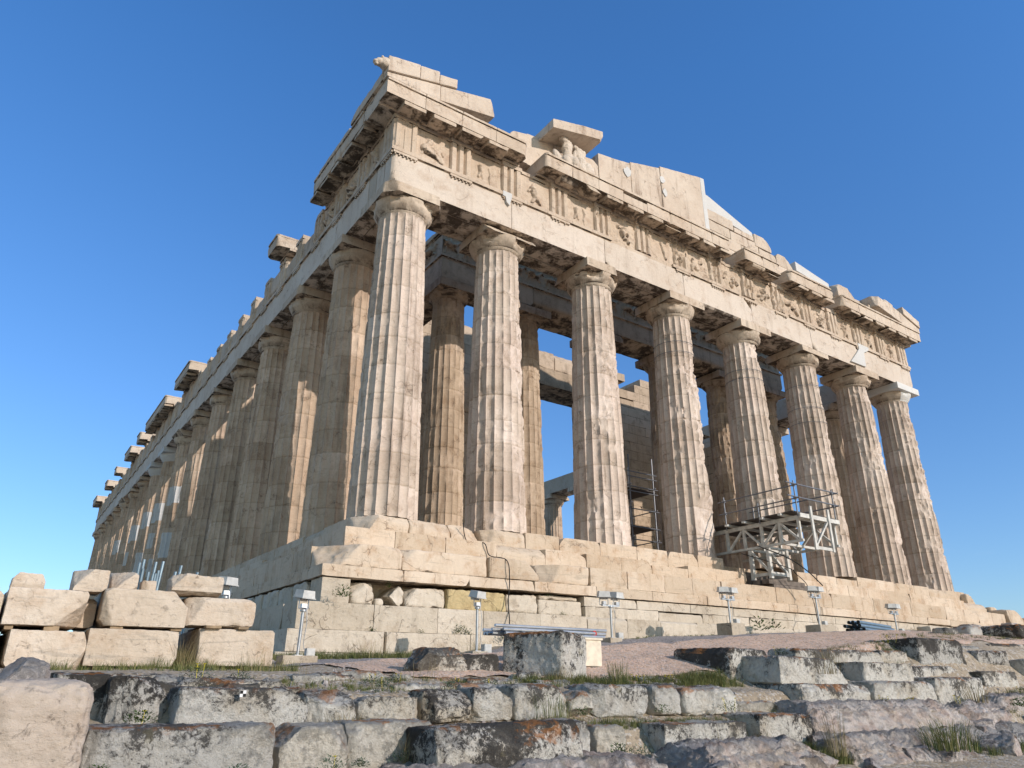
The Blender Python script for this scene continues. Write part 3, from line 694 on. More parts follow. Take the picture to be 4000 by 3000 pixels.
for i, c in enumerate(TGW):
    d_ = .1 if i < 4 else .55 if i in (6, 7, 8) else .3 if i < 13 else .15
    tb('triglyph', to_side(triglyph_mb(seed=i+1, dmg=d_), 'W', c, .10, ZF0), M['frieze'])
hs = {}
for i, c in enumerate(TGN):
    hh = ZF1-ZF0 if i < 4 or c > 18.5 else (ZF1-ZF0)*(1-.0*dm.random())
    if 6.5 < c < 24: hh = (ZF1-ZF0)*dm.choice((1., .97, .93, .99))
    tb('triglyph', to_side(triglyph_mb(seed=i+41, dmg=.25, h=hh), 'N', c, .10, ZF0), M['frieze'])
# metopes with what is left of their relief
def capsule(H_, X, Z, a, b, r0, r1, lift=0.):
    a = np.array(a); b = np.array(b); ab = b-a; L = ab@ab+1e-9
    t = np.clip(((X-a[0])*ab[0]+(Z-a[1])*ab[1])/L, 0, 1); dx = X-a[0]-t*ab[0]; dz = Z-a[1]-t*ab[1]
    r = r0+(r1-r0)*t; q = r*r-dx*dx-dz*dz
    return np.maximum(H_, np.where(q > 0, np.sqrt(np.maximum(q, 0))*1.3+lift, 0))
def relief_mb(w, h, kind, seed):
    nx, nz = 56, 56; X, Z = np.meshgrid(np.linspace(-w/2, w/2, nx), np.linspace(0, h, nz), indexing='ij'); H_ = np.zeros(X.shape)
    r = random.Random(seed)
    if kind == 'horse':
        P = [((-.28, .50), (.10, .42), .15, .14), ((.10, .42), (.34, .22), .13, .08), ((.12, .5), (.33, .72), .09, .05), ((-.3, .42), (-.42, .28), .06, .03), ((.3, .2), (.4, .1), .05, .02), ((-.22, .62), (-.10, .86), .09, .07), ((-.1, .88), (-.3, .98), .05, .03), ((.33, .72), (.36, .5), .05, .04)]
    elif kind == 'figure':
        P = [((-.25, .72), (-.22, .5), .07, .055), ((-.22, .5), (-.3, .3), .05, .04), ((-.22, .5), (-.12, .28), .05, .03), ((.12, .8), (.2, .6), .03, .04), ((.2, .6), (.13, .35), .035, .03), ((.13, .35), (.2, .1), .03, .02)]
    elif kind == 'torso':
        P = [((-.1, .75), (.0, .42), .11, .08), ((-.1, .76), (-.3, .6), .05, .04), ((0, .42), (.22, .2), .075, .04), ((0, .42), (-.14, .16), .06, .04), ((-.08, .9), (-.07, .92), .06, .06)]
    elif kind == 'limb':
        P = [((-.1+r.uniform(-.1, .3), .85), (.2, .2), .06, .05)]
    else:
        P = []
        for _ in range(r.randint(4, 8)):
            x, z = r.uniform(-.35, .35), r.uniform(.25, .85); P.append(((x, z), (x+r.uniform(-.2, .2), z-r.uniform(.0, .28)), r.uniform(.04, .10), r.uniform(.03, .07)))
    for a, b, r0, r1 in P: H_ = capsule(H_, X, Z, a, b, r0*1.3, r1*1.3)
    S = np.stack([X.ravel()+seed*3, Z.ravel(), X.ravel()*0+seed], 1)
    e = fbm(S*3, 4).reshape(X.shape); e2 = fbm(S*11, 3).reshape(X.shape)
    H_ = H_*np.clip(.95+1.1*e, .25, 1.2)*(.7 if kind == 'horse' else 1)+(.09 if kind == 'worn' else .015)*e+.01*e2*(H_ > 0)
    H_ = H_+.04*(Z > h-.13)
    V = np.stack([X.ravel(), -H_.ravel(), Z.ravel()], 1); Q = grid(nx, nz)
    mb = MB(); mb.add(V, Q, r.uniform(-.05, .05)); return mb
kinds = ['horse', 'figure', 'torso', 'figure', 'worn', 'limb', 'worn', 'worn', 'worn', 'worn', 'worn', 'torso', 'torso', 'torso']
for i in range(14):
    a, b = TGW[i]+.4225, TGW[i+1]-.4225; c = (a+b)/2
    o = tb('metope', to_side(relief_mb(b-a+.02, ZF1-ZF0-.0, kinds[i], 800+i), 'W', c, .215, ZF0), M['frieze'])
    if i == 0: o['label'] = 'metope carved with a rearing horse'
nk = ['torso', 'worn', 'worn']
for i in range(3):
    a, b = TGN[i]+.4225, TGN[i+1]-.4225
    tb('metope', to_side(relief_mb(b-a+.02, ZF1-ZF0, nk[i], 830+i), 'N', (a+b)/2, .215, ZF0), M['frieze'])
mb = MB(); mb.box((.5, .235, ZF0+.003), (30.4, 1.85, ZF1-.004)); 
tb('frieze_backing', mb, M['frieze'])
mb = MB(); rn = random.Random(12)
for i in range(len(TGN)-1):
    a, b = TGN[i]+.30, TGN[i+1]-.30
    hh = ZF1-.004 if i < 3 else ZF0+(ZF1-ZF0)*(rn.uniform(.55, .95) if TGN[i] < 24 else rn.choice((.9, .97, 1.)))
    V, Q = stone((.22 if i < 3 else .17, a, ZF0+.003), (1.5, b, hh), res=.12, rnd=.03, chip=.12 if i > 2 else .01, disp=.02, seed=850+i, cuts=0 if i < 3 else 2, cdepth=.35); mb.add(V, Q, rn.uniform(-.06, .04))
tb('frieze_backing', mb, M['frieze'])
# ---- cornice blocks with mutules
PROJ = .52
def cornice_piece(name, side, a, b, seed, zoff=0., dep=1.25, cl=(0, 0), chip=.04, white=0., mut=True, endcut=(), label=None, mat='cornice'):
    """one corona block from a to b; its soffit carries hanging slabs"""
    mb = MB(); rr = random.Random(seed)
    n = max(1, int(round((b-a)/1.35))); js = np.linspace(a, b, n+1)
    def add(V, Q, t): 
        if side == 'W': W = np.stack([V[:, 0], V[:, 1], V[:, 2]], 1)
        else: W = np.stack([V[:, 1], V[:, 0], V[:, 2]], 1); Q = Q[:, ::-1]
        mb.add(W, Q, t, white)
    for k in range(n):
        p, q = js[k], js[k+1]; t = rr.uniform(-.05, .05)
        cc = []
        if k == 0 and cl[0]: cc.append(((-1, -1, rr.uniform(-.6, .6)), cl[0]))
        if k == n-1 and cl[1]: cc.append(((1, -1, rr.uniform(-.6, .6)), cl[1]))
        V, Q = stone((p+.004, -PROJ, 13.24+zoff), (q-.004, dep, 13.68+zoff), res=.085, rnd=.012, chip=chip, disp=.006, seed=seed+k, cuts=1 if rr.random() < .3 else 0, cdepth=.12, ccorner=cc)
        # undercut: slope the soffit down to the drip
        fr = np.clip((V[:, 1]+PROJ)/.6, 0, 1); low = V[:, 2] < 13.33+zoff
        V[low, 2] -= (.05*(1-fr))[low]
        add(V, Q, t)
        # crowning moulding
        V, Q = stone((p+.004, -PROJ-.05, 13.683+zoff), (q-.004, dep-.1, 13.78+zoff), res=.085, rnd=.02, chip=chip*1.4, disp=.008, seed=seed+k+50, ccorner=cc); add(V, Q, t)
        # bed moulding
        add(*stone((p+.004, .06, 13.134+zoff), (q-.004, dep-.2, 13.243+zoff), res=.2, rnd=.01, chip=.02, disp=.004, seed=seed+9), t)
    if mut:
        c = math.floor(a/1.0735)*1.0735+.545-1.0735*0
        c = .545+1.0735*math.ceil((a+.3-.545)/1.0735)
        while c+.3 < b:
            lo, hi = max(a+.01, c-.4225), min(b-.01, c+.4225)
            V, Q = stone((lo, -PROJ+.02, 13.04+zoff), (hi, .05, 13.19+zoff), res=.08, rnd=.015, chip=.10 if side == 'W' and c > 5 else .05, disp=.012, seed=seed+c, cuts=2 if side == 'W' and c > 5 else 1, cdepth=.16)
            V[:, 2] += .04*np.clip((V[:, 1]+PROJ)/.6, 0, 1); add(V, Q, rr.uniform(-.15, 0))
            c += 1.0735
    o = tb(name, mb, M[mat]); 
    if label: o['label'] = label
    return o
cornice_piece('cornice', 'W', -PROJ, 5.0, 900, cl=(0, .12)); cornice_piece('cornice', 'W', 5.75, 15.9, 920, cl=(.07, .15), chip=.06, label='cornice carrying the two headless figures')
cornice_piece('cornice', 'W', 16.75, 19.3, 940, cl=(.06, .12)); cornice_piece('cornice', 'W', 19.95, 23.4, 950, cl=(.12, .15), chip=.09); cornice_piece('cornice', 'W', 24.1, 30.88+PROJ, 960, cl=(.15, 0), chip=.06)
cornice_piece('cornice', 'N', 1.28, 6.3, 980, cl=(0, .3)); cornice_piece('cornice', 'N', 10.2, 11.55, 985, zoff=.04, cl=(.1, .1), mut=False, dep=1.6, label='lone cornice block standing on the bare frieze')
for a, b, s in ((26.4, 30.6, 986), (33.3, 40.6, 987), (42.6, 44.2, 988), (46.8, 50.0, 989), (54.2, 55.5, 990), (59.6, 61.4, 991), (66.9, 69.9, 992)):
    cornice_piece('cornice', 'N', a, b, s, zoff=.05, cl=(.08, .12), dep=1.7)
mb = MB(); mb.box((.3, 1.0, 13.14), (30.6, 1.9, 13.5)); tb('cornice_backing', mb, M['cornice'])
# ---- tympanum wall
def slab(pts, y0, y1, seed, mat='tymp', name='tympanum_slab', res=.14, white=0., rnd=.012, chip=.03):
    xs = [p[0] for p in pts]; x0, x1 = xs[0], xs[-1]
    zt = lambda x: np.interp(x, xs, [p[1] for p in pts])
    zb = 13.785; zm = max(p[1] for p in pts)
    V, Q = stone((x0+.004, y0, zb), (x1-.004, y1, zm), res=.10, rnd=rnd, chip=chip, disp=.008, seed=seed)
    k = (V[:, 2]-zb)/(zm-zb); V[:, 2] = zb+k*(zt(V[:, 0])-zb)
    mb = MB(); mb.add(V, Q, random.Random(seed).uniform(-.05, .05), white); return tb(name, mb, M[mat])
for k, pts in enumerate([[(4.6, 14.2), (4.9, 15.0), (5.6, 15.18)], [(5.6, 15.22), (6.9, 15.36)], [(6.9, 15.3), (8.9, 15.5), (9.15, 15.3)], [(9.2, 16.0), (10.2, 16.15), (11.0, 16.32)], [(11.0, 16.38), (12.78, 16.86)], [(12.84, 17.0), (14.2, 17.3), (15.5, 17.6)]]):
    slab(pts, .40+.02*(k % 2), .95, 1000+k)
slab([(15.5, 17.6), (15.78, 17.62)], .42, .94, 1010, 'white')
# the two dowelled white repairs on the slabs
def blob(cx, cz, rx, rz, y, seed, n=11):
    r = random.Random(seed); return [(cx+rx*math.cos(t)*r.uniform(.7, 1.1), cz+rz*math.sin(t)*r.uniform(.7, 1.1)) for t in [k/n*2*math.pi for k in range(n)]]
for cx, cz, rx, rz, s in ((11.0-.2, 15.75, .24, .27, 1), (12.9, 16.28, .18, .2, 2), (13.0, 15.65, .14, .22, 3)):
    mb = MB(); mb.prism(blob(cx, cz, rx, rz, 0, s), 'y', .375, .45); o = fixn(tb('marble_patch', mb, M['white'])); o['label'] = 'white marble repair let into the tympanum'
mb = MB(); mb.prism([(15.8, 16.05), (15.8, 16.86), (16.1, 16.8), (19.0, 15.95), (19.0, 15.7), (16.9, 15.9), (16.9, 16.05)], 'y', .5, .95); o = fixn(tb('marble_patch', mb, M['white'])); o['label'] = 'long white marble wedge of the gable'
mb = MB(); rr = random.Random(9)
for (x0, x1, z0, z1, cc) in [(15.8, 17.6, 15.5, 16.04, []), (17.6, 19.0, 15.45, 15.72, []), (19.02, 20.3, 15.25, 15.93, [((1, 0, 1), .3)]), (15.8, 17.3, 14.95, 15.48, []), (17.3, 19.3, 14.9, 15.42, []), (19.3, 20.6, 14.85, 15.22, [((1, 0, 1), .15)]),
        (15.8, 18.0, 14.35, 14.93, []), (18.0, 20.2, 14.35, 14.88, []), (20.62, 21.9, 14.75, 15.45, [((1, 0, 1), .4), ((-1, 0, 1), .15)]), (20.2, 22.3, 14.3, 14.83, []), (15.8, 18.6, 13.79, 14.33, []), (18.6, 21.4, 13.79, 14.33, []), (21.4, 23.6, 13.79, 14.28, []), (22.3, 23.4, 14.3, 14.9, [((1, 0, 1), .2)]), (23.6, 26.2, 13.79, 14.5, []), (26.2, 28.0, 13.79, 14.55, [((1, 0, 1), .4)])]:
    V, Q = stone((x0+.004, .45+rr.uniform(0, .05), z0+.003), (x1-.004, 1.0, z1), res=.11, rnd=.02, chip=.06, disp=.02, seed=1020+x0, ccorner=cc, cuts=1, cdepth=.1); mb.add(V, Q, rr.uniform(-.12, .05))
tb('gable_course', mb, M['tymp'])
mb = MB(); mb.prism([(22.0, 14.84), (22.0, 15.35), (24.7, 14.98), (24.7, 14.6)], 'y', .35, .95); o = fixn(tb('marble_patch', mb, M['white'])); o['label'] = 'white marble slab low on the gable'
mb = MB()
for k, (x0, x1, z0, z1, y0, cc) in enumerate([(25.2, 26.9, 14.4, 15.15, .2, [((1, 0, 1), .5), ((-1, -.5, 1), .15)]), (26.3, 28.0, 13.9, 14.76, .25, [((1, -.3, 1), .5)]), (27.2, 28.6, 13.82, 14.35, -.2, [((1, 0, 1), .2)])]):
    V, Q = stone((x0, y0, z0), (x1, 1.1, z1), res=.08, rnd=.04, chip=.1, disp=.03, seed=1050+k, ccorner=cc); mb.add(V, Q, -.05*k)
tb('gable_rubble', mb, M['tymp'])
# ---- raking cornice remains
def rake(pts, y0, y1, seed, name='raking_cornice', res=.09, chip=.04, mat='tymp', label=None, cc=None, rnd=.015):
    """pts: (x, zbottom, ztop) stations"""
    xs = [p[0] for p in pts]; V, Q = stone((xs[0], y0, 0), (xs[-1], y1, 1), res=res, rnd=rnd, chip=chip, disp=.008, seed=seed, ccorner=cc)
    b = np.interp(V[:, 0], xs, [p[1] for p in pts]); t = np.interp(V[:, 0], xs, [p[2] for p in pts]); V[:, 2] = b+(t-b)*V[:, 2]
    mb = MB(); mb.add(V, Q, random.Random(seed).uniform(-.03, .05)); o = tb(name, mb, M[mat]); 
    if label: o['label'] = label
    return o
rake([(-PROJ-.05, 13.785, 13.93), (1.35, 13.785, 14.42)], -PROJ-.04, 1.0, 1100)
rake([(1.36, 13.80, 14.42), (3.5, 14.18, 14.95)], -PROJ-.03, 1.1, 1101, cc=[((1, -1, .2), .12)])
for k, (a, b) in enumerate(((-.58, .55), (.56, 1.28), (1.29, 1.98))):
    f = lambda x: 13.94+.262*(x+.57)
    h0 = .60 if k == 0 else .56 if k == 1 else .42
    rake([(a, f(a), f(a)+h0+(.02 if k == 0 else 0)), (b, f(b), f(b)+h0-.03)], -PROJ-.12+.02*k, -.1 if k < 2 else .2, 1110+k, name='gutter_block', rnd=.05 if k == 2 else .03)
rake([(6.15, 15.12, 15.52), (7.6, 15.48, 15.92), (8.65, 15.72, 16.14)], -PROJ, 1.35, 1120, label='overhanging raking cornice block above the statues', cc=[((1, -1, -.4), .12)], chip=.05)
rake([(27.4, 14.22, 14.86), (29.6, 13.83, 14.50)], -PROJ-.03, 1.0, 1121, cc=[((-1, -1, .2), .2)], chip=.08)
rake([(29.61, 13.785, 14.48), (31.42, 13.785, 13.98)], -PROJ-.03, 1.0, 1122)
rake([(28.7, 14.72, 15.12), (29.5, 14.52, 14.95)], -.35, .5, 1123, name='gutter_block', chip=.1, rnd=.05); rake([(29.9, 14.42, 14.86), (31.45, 14.0, 14.40)], -PROJ-.10, -.1, 1124, name='gutter_block', chip=.08)
# north edge: gutter stub of the first cornice
mb = MB(); V, Q = stone((-.62, -.3, 13.785), (.5, 2.3, 14.15), res=.1, rnd=.04, chip=.08, disp=.02, seed=1130, ccorner=[((0, 1, 1), .3)]); mb.add(V, Q, -.03)
V, Q = stone((-.55, 2.5, 13.785), (.5, 5.4, 13.93), res=.12, rnd=.03, chip=.06, disp=.02, seed=1131); mb.add(V, Q, -.05)
tb('gutter_block', mb, M['cornice'])
# ------------------------------------------------------------------ inner porch entablature and cella walls
PB = PZ+10.07+.1
mb = MB(); rr = random.Random(77)
jx = [4.63]+PX[1:-1]+[26.25]
for k in range(5):
    V, Q = stone((jx[k]+.005, 4.93, PB), (jx[k+1]-.005, 6.5, PB+.93), res=.12, rnd=.014, chip=.04, disp=.008, seed=1200+k, ccorner=[((0, -1, -1), .12)] if k % 2 else [((1, 0, -1), .1)]); mb.add(V, Q, rr.uniform(-.08, .03))
for y0, y1, s in ((6.5, 10.2, 1), ):
    V, Q = stone((4.66, y0+.01, PB), (6.2, y1, PB+.93), res=.14, rnd=.014, chip=.04, seed=1210); mb.add(V, Q, -.05)
    V, Q = stone((24.7, y0+.01, PB), (26.22, y1-2, PB+.93), res=.14, rnd=.014, chip=.04, seed=1211); mb.add(V, Q, -.05)
tb('porch_architrave', mb, M['wall'])
mb = MB()
mb.box((4.56, 4.86, PB+.933), (26.32, 6.5, PB+1.03)); mb.box((4.57, 6.503, PB+.933), (6.2, 10.2, PB+1.03))
for k in range(60):
    x = 4.9+k*.355
    if k % 10 < 6 and x < 26: mb.tube([(x, 4.90, PB+.93), (x, 4.90, PB+.87)], .03, 6)
tb('porch_moulding', mb, M['wall'])
def procession(a, b, side, seed, z0=PB+1.033, h=1.0, off=4.95):
    nx = int((b-a)*26); nz = 30; X, Z = np.meshgrid(np.linspace(0, b-a, nx), np.linspace(0, h, nz), indexing='ij'); H_ = 0*X; r = random.Random(seed); x = .4
    while x < b-a-.5:
        s = r.uniform(.9, 1.05)
        for p, q, r0, r1 in [((x-.35, .52), (x+.1, .50), .13, .12), ((x+.1, .5), (x+.33, .74), .10, .06), ((x+.33, .76), (x+.45, .66), .055, .035), ((x-.4, .45), (x-.5, .12), .05, .03), ((x-.25, .4), (x-.3, .08), .05, .03), ((x+.12, .4), (x+.32, .25), .05, .03), ((x+.32, .25), (x+.25, .08), .03, .025), ((x-.1, .62), (x-.05, .86), .08, .07), ((x-.04, .94), (x-.03, .95), .055, .055), ((x-.08, .6), (x+.08, .35), .05, .035)]:
            H_ = capsule(H_, X, Z, (p[0], p[1]*h), (q[0], q[1]*h), r0, r1)
        x += r.uniform(.75, 1.15)
    e = fbm(np.stack([X.ravel()*2, Z.ravel()*2, X.ravel()*0+seed], 1), 4).reshape(X.shape)
    H_ = H_*1.5*np.clip(.9+1.4*e, .1, 1.1)+.02*e+.045*(Z > h-.06)
    if side == 'W': V = np.stack([X.ravel()+a, off-H_.ravel(), Z.ravel()+z0], 1)
    else: V = np.stack([off-H_.ravel(), b-X.ravel(), Z.ravel()+z0], 1)
    mb = MB(); mb.add(V, grid(nx, nz)); return mb
o = tb('carved_frieze', procession(4.65, 26.2, 'W', 5), M['wall']); o['label'] = 'carved procession of horsemen above the inner porch'
tb('carved_frieze', procession(4.97, 10.2, 'N', 6, off=4.65), M['wall'])
mb = MB(); mb.box((4.68, 4.98, PB+1.034), (26.18, 6.3, PB+2.03)); mb.box((4.68, 6.31, PB+1.034), (6.1, 10.2, PB+2.03)); tb('porch_backing', mb, M['wall'])
mb = MB(); rr = random.Random(8)
for a in np.arange(4.5, 26, 1.9):
    V, Q = stone((a+.01, 4.78, PB+2.035), (min(a+1.89, 26.35), 6.3, PB+2.2), res=.1, rnd=.02, chip=.05, seed=1220+a); mb.add(V, Q, rr.uniform(-.1, .1))
for y in (6.4, 8.2): V, Q = stone((4.5, y, PB+2.035), (6.0, y+1.7, PB+2.22), res=.12, rnd=.02, chip=.08, seed=1230+y); mb.add(V, Q, 0)
V, Q = stone((4.75, 6.0, PB+2.23), (5.9, 7.8, PB+2.6), res=.1, rnd=.04, chip=.1, seed=1234, cuts=2); mb.add(V, Q, 0)
tb('porch_cornice', mb, M['wall'])
def wallpart(name, x0, x1, y0, y1, z0, z1, seed, hb=.52, L=1.25, ragged=0, mat='wall', axis='x', res=.2):
    mb = MB(); rr = random.Random(seed); z = z0; row = 0
    while z < z1-.05:
        zt = min(z+hb, z1); a = (x0 if axis == 'x' else y0)-(L/2 if row % 2 else 0); end = x1 if axis == 'x' else y1
        while a < end-.02:
            b = a+L*rr.uniform(.95, 1.05); lo, hi = max(a, x0 if axis == 'x' else y0), min(b, end)
            if hi-lo > .12 and not (ragged and z > z1-ragged and rr.random() < .35+.5*(z-(z1-ragged))/ragged):
                j = rr.uniform(-.006, .006)
                if axis == 'x': V, Q = stone((lo+.003, y0+j, z+.002), (hi-.003, y1, zt-.002), res=res, rnd=.012, chip=.04, disp=.006, seed=seed*7+row*31+lo, cuts=1 if rr.random() < .2 else 0, cdepth=.1)
                else: V, Q = stone((x0+j, lo+.003, z+.002), (x1, hi-.003, zt-.002), res=res, rnd=.012, chip=.04, disp=.006, seed=seed*7+row*31+lo)
                mb.add(V, Q, rr.uniform(-.12, .08))
            a = b
        z = zt; row += 1
    return tb(name, mb, M[mat])
wallpart('cross_wall', 6.2, 12.9, 11.2, 13.2, .7, 12.9, 31, ragged=.6)
wallpart('cross_wall', 17.95, 25.0, 11.2, 13.2, .7, 12.6, 32, ragged=1.0)
mb = MB()
V, Q = stone((11.6, 11.15, 10.55), (19.3, 12.0, 11.55), res=.14, rnd=.02, chip=.06, disp=.02, seed=1240); mb.add(V, Q, -.2)
V, Q = stone((11.6, 12.05, 10.6), (19.3, 13.2, 11.5), res=.2, rnd=.02, chip=.06, disp=.02, seed=1243); mb.add(V, Q, -.2)
for k, (a, b) in enumerate(((12.4, 15.2), (15.22, 16.9), (16.92, 18.4))):
    V, Q = stone((a, 11.2, 11.57), (b, 13.0, 12.7-.12*k), res=.1, rnd=.05, chip=.1, disp=.04, seed=1241+k, cuts=2, cdepth=.3); mb.add(V, Q, .02)
V, Q = stone((10.6, 11.2, 12.9), (13.6, 13.0, 13.35), res=.12, rnd=.05, chip=.1, disp=.04, seed=1249, cuts=2); mb.add(V, Q, 0)
tb('door_lintel', mb, M['wall'])
wallpart('cella_wall', 24.9, 26.1, 8.2, 17.5, .7, 9.6, 33, axis='y', ragged=2.5, res=.3)
wallpart('cella_wall', 4.85, 6.1, 9.9, 22, .7, 6.6, 34, axis='y', ragged=3, res=.3)
# black opening at the foot of the wall is simply the dark gap between blocks
# ---- lion head water spout on the corner
def lumps(name, els, mat, parent=None, voxel=.03, smooth=3, wp=False, loc=None, disp=.008, creases=0.):
    """union of ellipsoids (centre, radii, rotation z/y) turned into one skin by remeshing"""
    import bmesh
    bm = bmesh.new()
    for c, r, *rot in els:
        M4 = Matrix.Translation(c) @ (Matrix.Rotation(rot[0], 4, 'X') @ Matrix.Rotation(rot[1], 4, 'Y') @ Matrix.Rotation(rot[2], 4, 'Z') if rot else Matrix()) @ Matrix.Diagonal((*r, 1))
        bmesh.ops.create_uvsphere(bm, u_segments=20, v_segments=12, radius=1, matrix=M4)
    me = D.meshes.new(name); bm.to_mesh(me); bm.free()
    o = D.objects.new(name, me); COL.objects.link(o)
    m = o.modifiers.new('r', 'REMESH'); m.mode = 'VOXEL'; m.voxel_size = voxel
    s = o.modifiers.new('s', 'SMOOTH'); s.iterations = smooth
    dg = C.evaluated_depsgraph_get(); nm = D.meshes.new_from_object(o.evaluated_get(dg)); o.modifiers.clear(); o.data = nm
    n = len(nm.vertices); V = np.zeros(n*3, np.float32); nm.vertices.foreach_get('co', V); V = V.reshape(-1, 3).astype(float)
    N = np.zeros(n*3, np.float32); nm.vertices.foreach_get('normal', N); N = N.reshape(-1, 3)
    dd = disp*fbm(V*8, 4)
    if creases: dd = dd+creases*np.sin(V[:, 0]*55+6*fbm(V*3, 2)*3)*np.clip(1.5*(fbm(V*2.2+5, 2)+.35), 0, 1)
    V = V+N*dd[:, None]
    if wp: V = warp(V)
    if loc is not None: V = V-np.array(loc); 
    nm.vertices.foreach_set('co', V.ravel().astype(np.float32)); nm.polygons.foreach_set('use_smooth', np.ones(len(nm.polygons), bool))
    nm.materials.append(mat); nm.update()
    if loc is not None: o.location = loc
    if parent: o.parent = parent
    return o
lion = lumps('lion_head', [((-.62, -.45, 14.30), (.20, .20, .22)), ((-.82, -.45, 14.27), (.15, .14, .14)), ((-.95, -.45, 14.22), (.09, .10, .075)), ((-.93, -.45, 14.13), (.06, .08, .04)), ((-.78, -.58, 14.40), (.05, .05, .05)), ((-.78, -.32, 14.40), (.05, .05, .05)), ((-.9, -.52, 14.31), (.035, .03, .03)), ((-.9, -.38, 14.31), (.035, .03, .03))],
             M['statue'], voxel=.022, smooth=2, wp=True, disp=.012, creases=.006)
lion.parent = T; lion.location = tuple(-TL); lion['label'] = 'stone lion head spout at the gable corner'
# ---- the headless pair of figures standing on the cornice
S0 = (7.72, -.05, 13.80)
st = empty('pediment_statue', (S0[0], S0[1], S0[2]+float(curv(7.7, 0))), 'weathered marble pair of headless seated figures on the cornice under the overhanging gable block', 'statue')
def fig(name, els, lab):
    o = lumps(name, els, M['statue'], voxel=.024, smooth=2, disp=.012, creases=.010); o.parent = st; o['label'] = lab
st.scale = (1.08, 1.08, 1.08)
fig('bearded_man_figure', [((-.52, 0, 1.02), (.21, .16, .28)), ((-.52, -.02, .70), (.19, .15, .24)), ((-.52, 0, 1.25), (.27, .15, .13), 0, .35, 0), ((-.72, -.02, 1.33), (.14, .13, .13)), ((-.56, 0, 1.40), (.09, .09, .10)),
    ((-.58, -.10, .36), (.30, .26, .24)), ((-.42, -.22, .28), (.20, .22, .28)), ((-.72, -.16, .22), (.20, .20, .24)), ((-.95, -.02, .42), (.17, .10, .34), 0, -.55, 0), ((-1.08, 0, .50), (.07, .08, .24), 0, -.2, 0), ((-.28, -.10, .72), (.07, .07, .30), 0, .15, 0), ((-.2, -.2, .3), (.06, .06, .3), 0, .05, 0), ((-.5, 0, .12), (.5, .3, .13))], 'bare torso of the seated man with cloth round his hips')
fig('kneeling_woman_figure', [((-.02, .02, .92), (.20, .17, .30)), ((.02, .02, 1.16), (.22, .15, .12)), ((-.14, .0, 1.22), (.12, .12, .10)), ((.16, -.02, .98), (.12, .12, .30), 0, .35, 0), ((.06, -.05, .5), (.24, .22, .34)), ((.22, -.14, .30), (.22, .22, .34), 0, .3, 0),
    ((.42, -.06, .28), (.13, .18, .36), 0, .45, 0), ((.52, .02, .14), (.16, .2, .16)), ((-.05, -.14, .22), (.22, .2, .26)), ((.1, 0, .1), (.5, .3, .12))], 'draped woman leaning on the man')
# ---- crow on the cornice
cr = empty('perched_crow', (26.75, .5, 14.79), 'small black crow perched on the broken gable rubble at the right', 'bird')
o = lumps('body', [((0, 0, .17), (.17, .075, .075), 0, -.5, 0), ((.12, 0, .27), (.055, .045, .05)), ((.19, 0, .265), (.05, .016, .015), 0, .15, 0), ((-.19, 0, .06), (.13, .04, .018), 0, -.55, 0)], M['feather'], voxel=.012, smooth=2, disp=.003); o.parent = cr
mb = MB()
for s in (-.03, .03): mb.tube([(0, s, -.02), (.01, s, .12)], .008, 5)
build('legs', mb, M['feather'], cr)

# ------------------------------------------------------------------ terrain
def zw(x): return np.interp(x, [-14, -3, 1, 2.4, 7, 12, 18, 23, 31, 45], [-3.80, -3.66, -3.55, -3.26, -2.92, -2.67, -2.47, -2.17, -1.72, -1.75])
def zt(x): return np.interp(x, [-14, -3.4, -.8, 3.6, 6.2, 9, 13.7, 17.3, 30, 45], [-3.90, -3.84, -3.64, -3.33, -3.14, -2.92, -2.64, -2.54, -2.22, -2.2])
def zb_(x): return np.interp(x, [-14, -2.4, 1, 2.8, 5.8, 9.5, 14, 30, 45], [-4.02, -3.95, -4.00, -3.92, -3.62, -3.22, -3.02, -2.6, -2.5])
KY = [-300, -40, -24, -17.3, -13, -11, -9.78, -9.52, -9.35, -9.0, -8.84, -8.72, -8.45, -8.2, -7.6, -7.0, -5.0, -3.0, -1.2, 80, 400]
def ground_z(X, Y):
    X = np.asarray(X, float); Y = np.asarray(Y, float); sh = X.shape; x = X.ravel(); y = Y.ravel()
    o = np.ones_like(x)
    f = np.clip((x-5.0)/1.0, 0, 1); g2 = np.clip((-5.55-x)/.3, 0, 1); g = np.clip((x-9.3)/1.2, 0, 1)
    lift = .02*np.clip(x-10, 0, 30)
    K = [-9*o, -7*o, -5.95*o, -5.72*o, -5.4*o, -5.18*o, -4.98*o, -4.62*o, -4.56*o, -4.46*o, -4.20*o, -4.17*o+f*.10, -4.14*o+f*.2+g*.15, -4.1*o+f*.36+g*.3, None, None, zt(x), zw(x)-.02, zw(x), zw(x)-.2, -8*o]
    K[14] = np.maximum(zb_(x), -4.06+0*x)+.0; K[15] = zb_(x)*.72+zt(x)*.28-.02
    K = np.stack(K, 0)+0
    for k in range(10, 14): K[k] = K[k]-.26*g2
    for k in range(4, 14): K[k] = K[k]+lift*(1 if k > 6 else .5)
    ky = np.array(KY); i = np.clip(np.searchsorted(ky, y)-1, 0, len(ky)-2); t = np.clip((y-ky[i])/(ky[i+1]-ky[i]), 0, 1)
    c = np.arange(len(x)); z = K[i, c]*(1-t)+K[i+1, c]*t
    far = np.clip((np.abs(x-10)-45)/200, 0, 1); z = z*(1-far)+(-8)*far
    n = fbm(np.stack([x*.8, y*.8, 0*x], 1), 4)*.05+fbm(np.stack([x*4, y*4, 0*x+5], 1), 3)*.022
    return (z+n*np.clip((60-np.abs(x))/30, 0, 1)).reshape(sh)
def axis_pts(f0, f1, st, ext, n=26):
    a = np.arange(f0, f1, st); g = np.geomspace(st, ext, n); return np.concatenate([f0-g[::-1], a, f1+g])
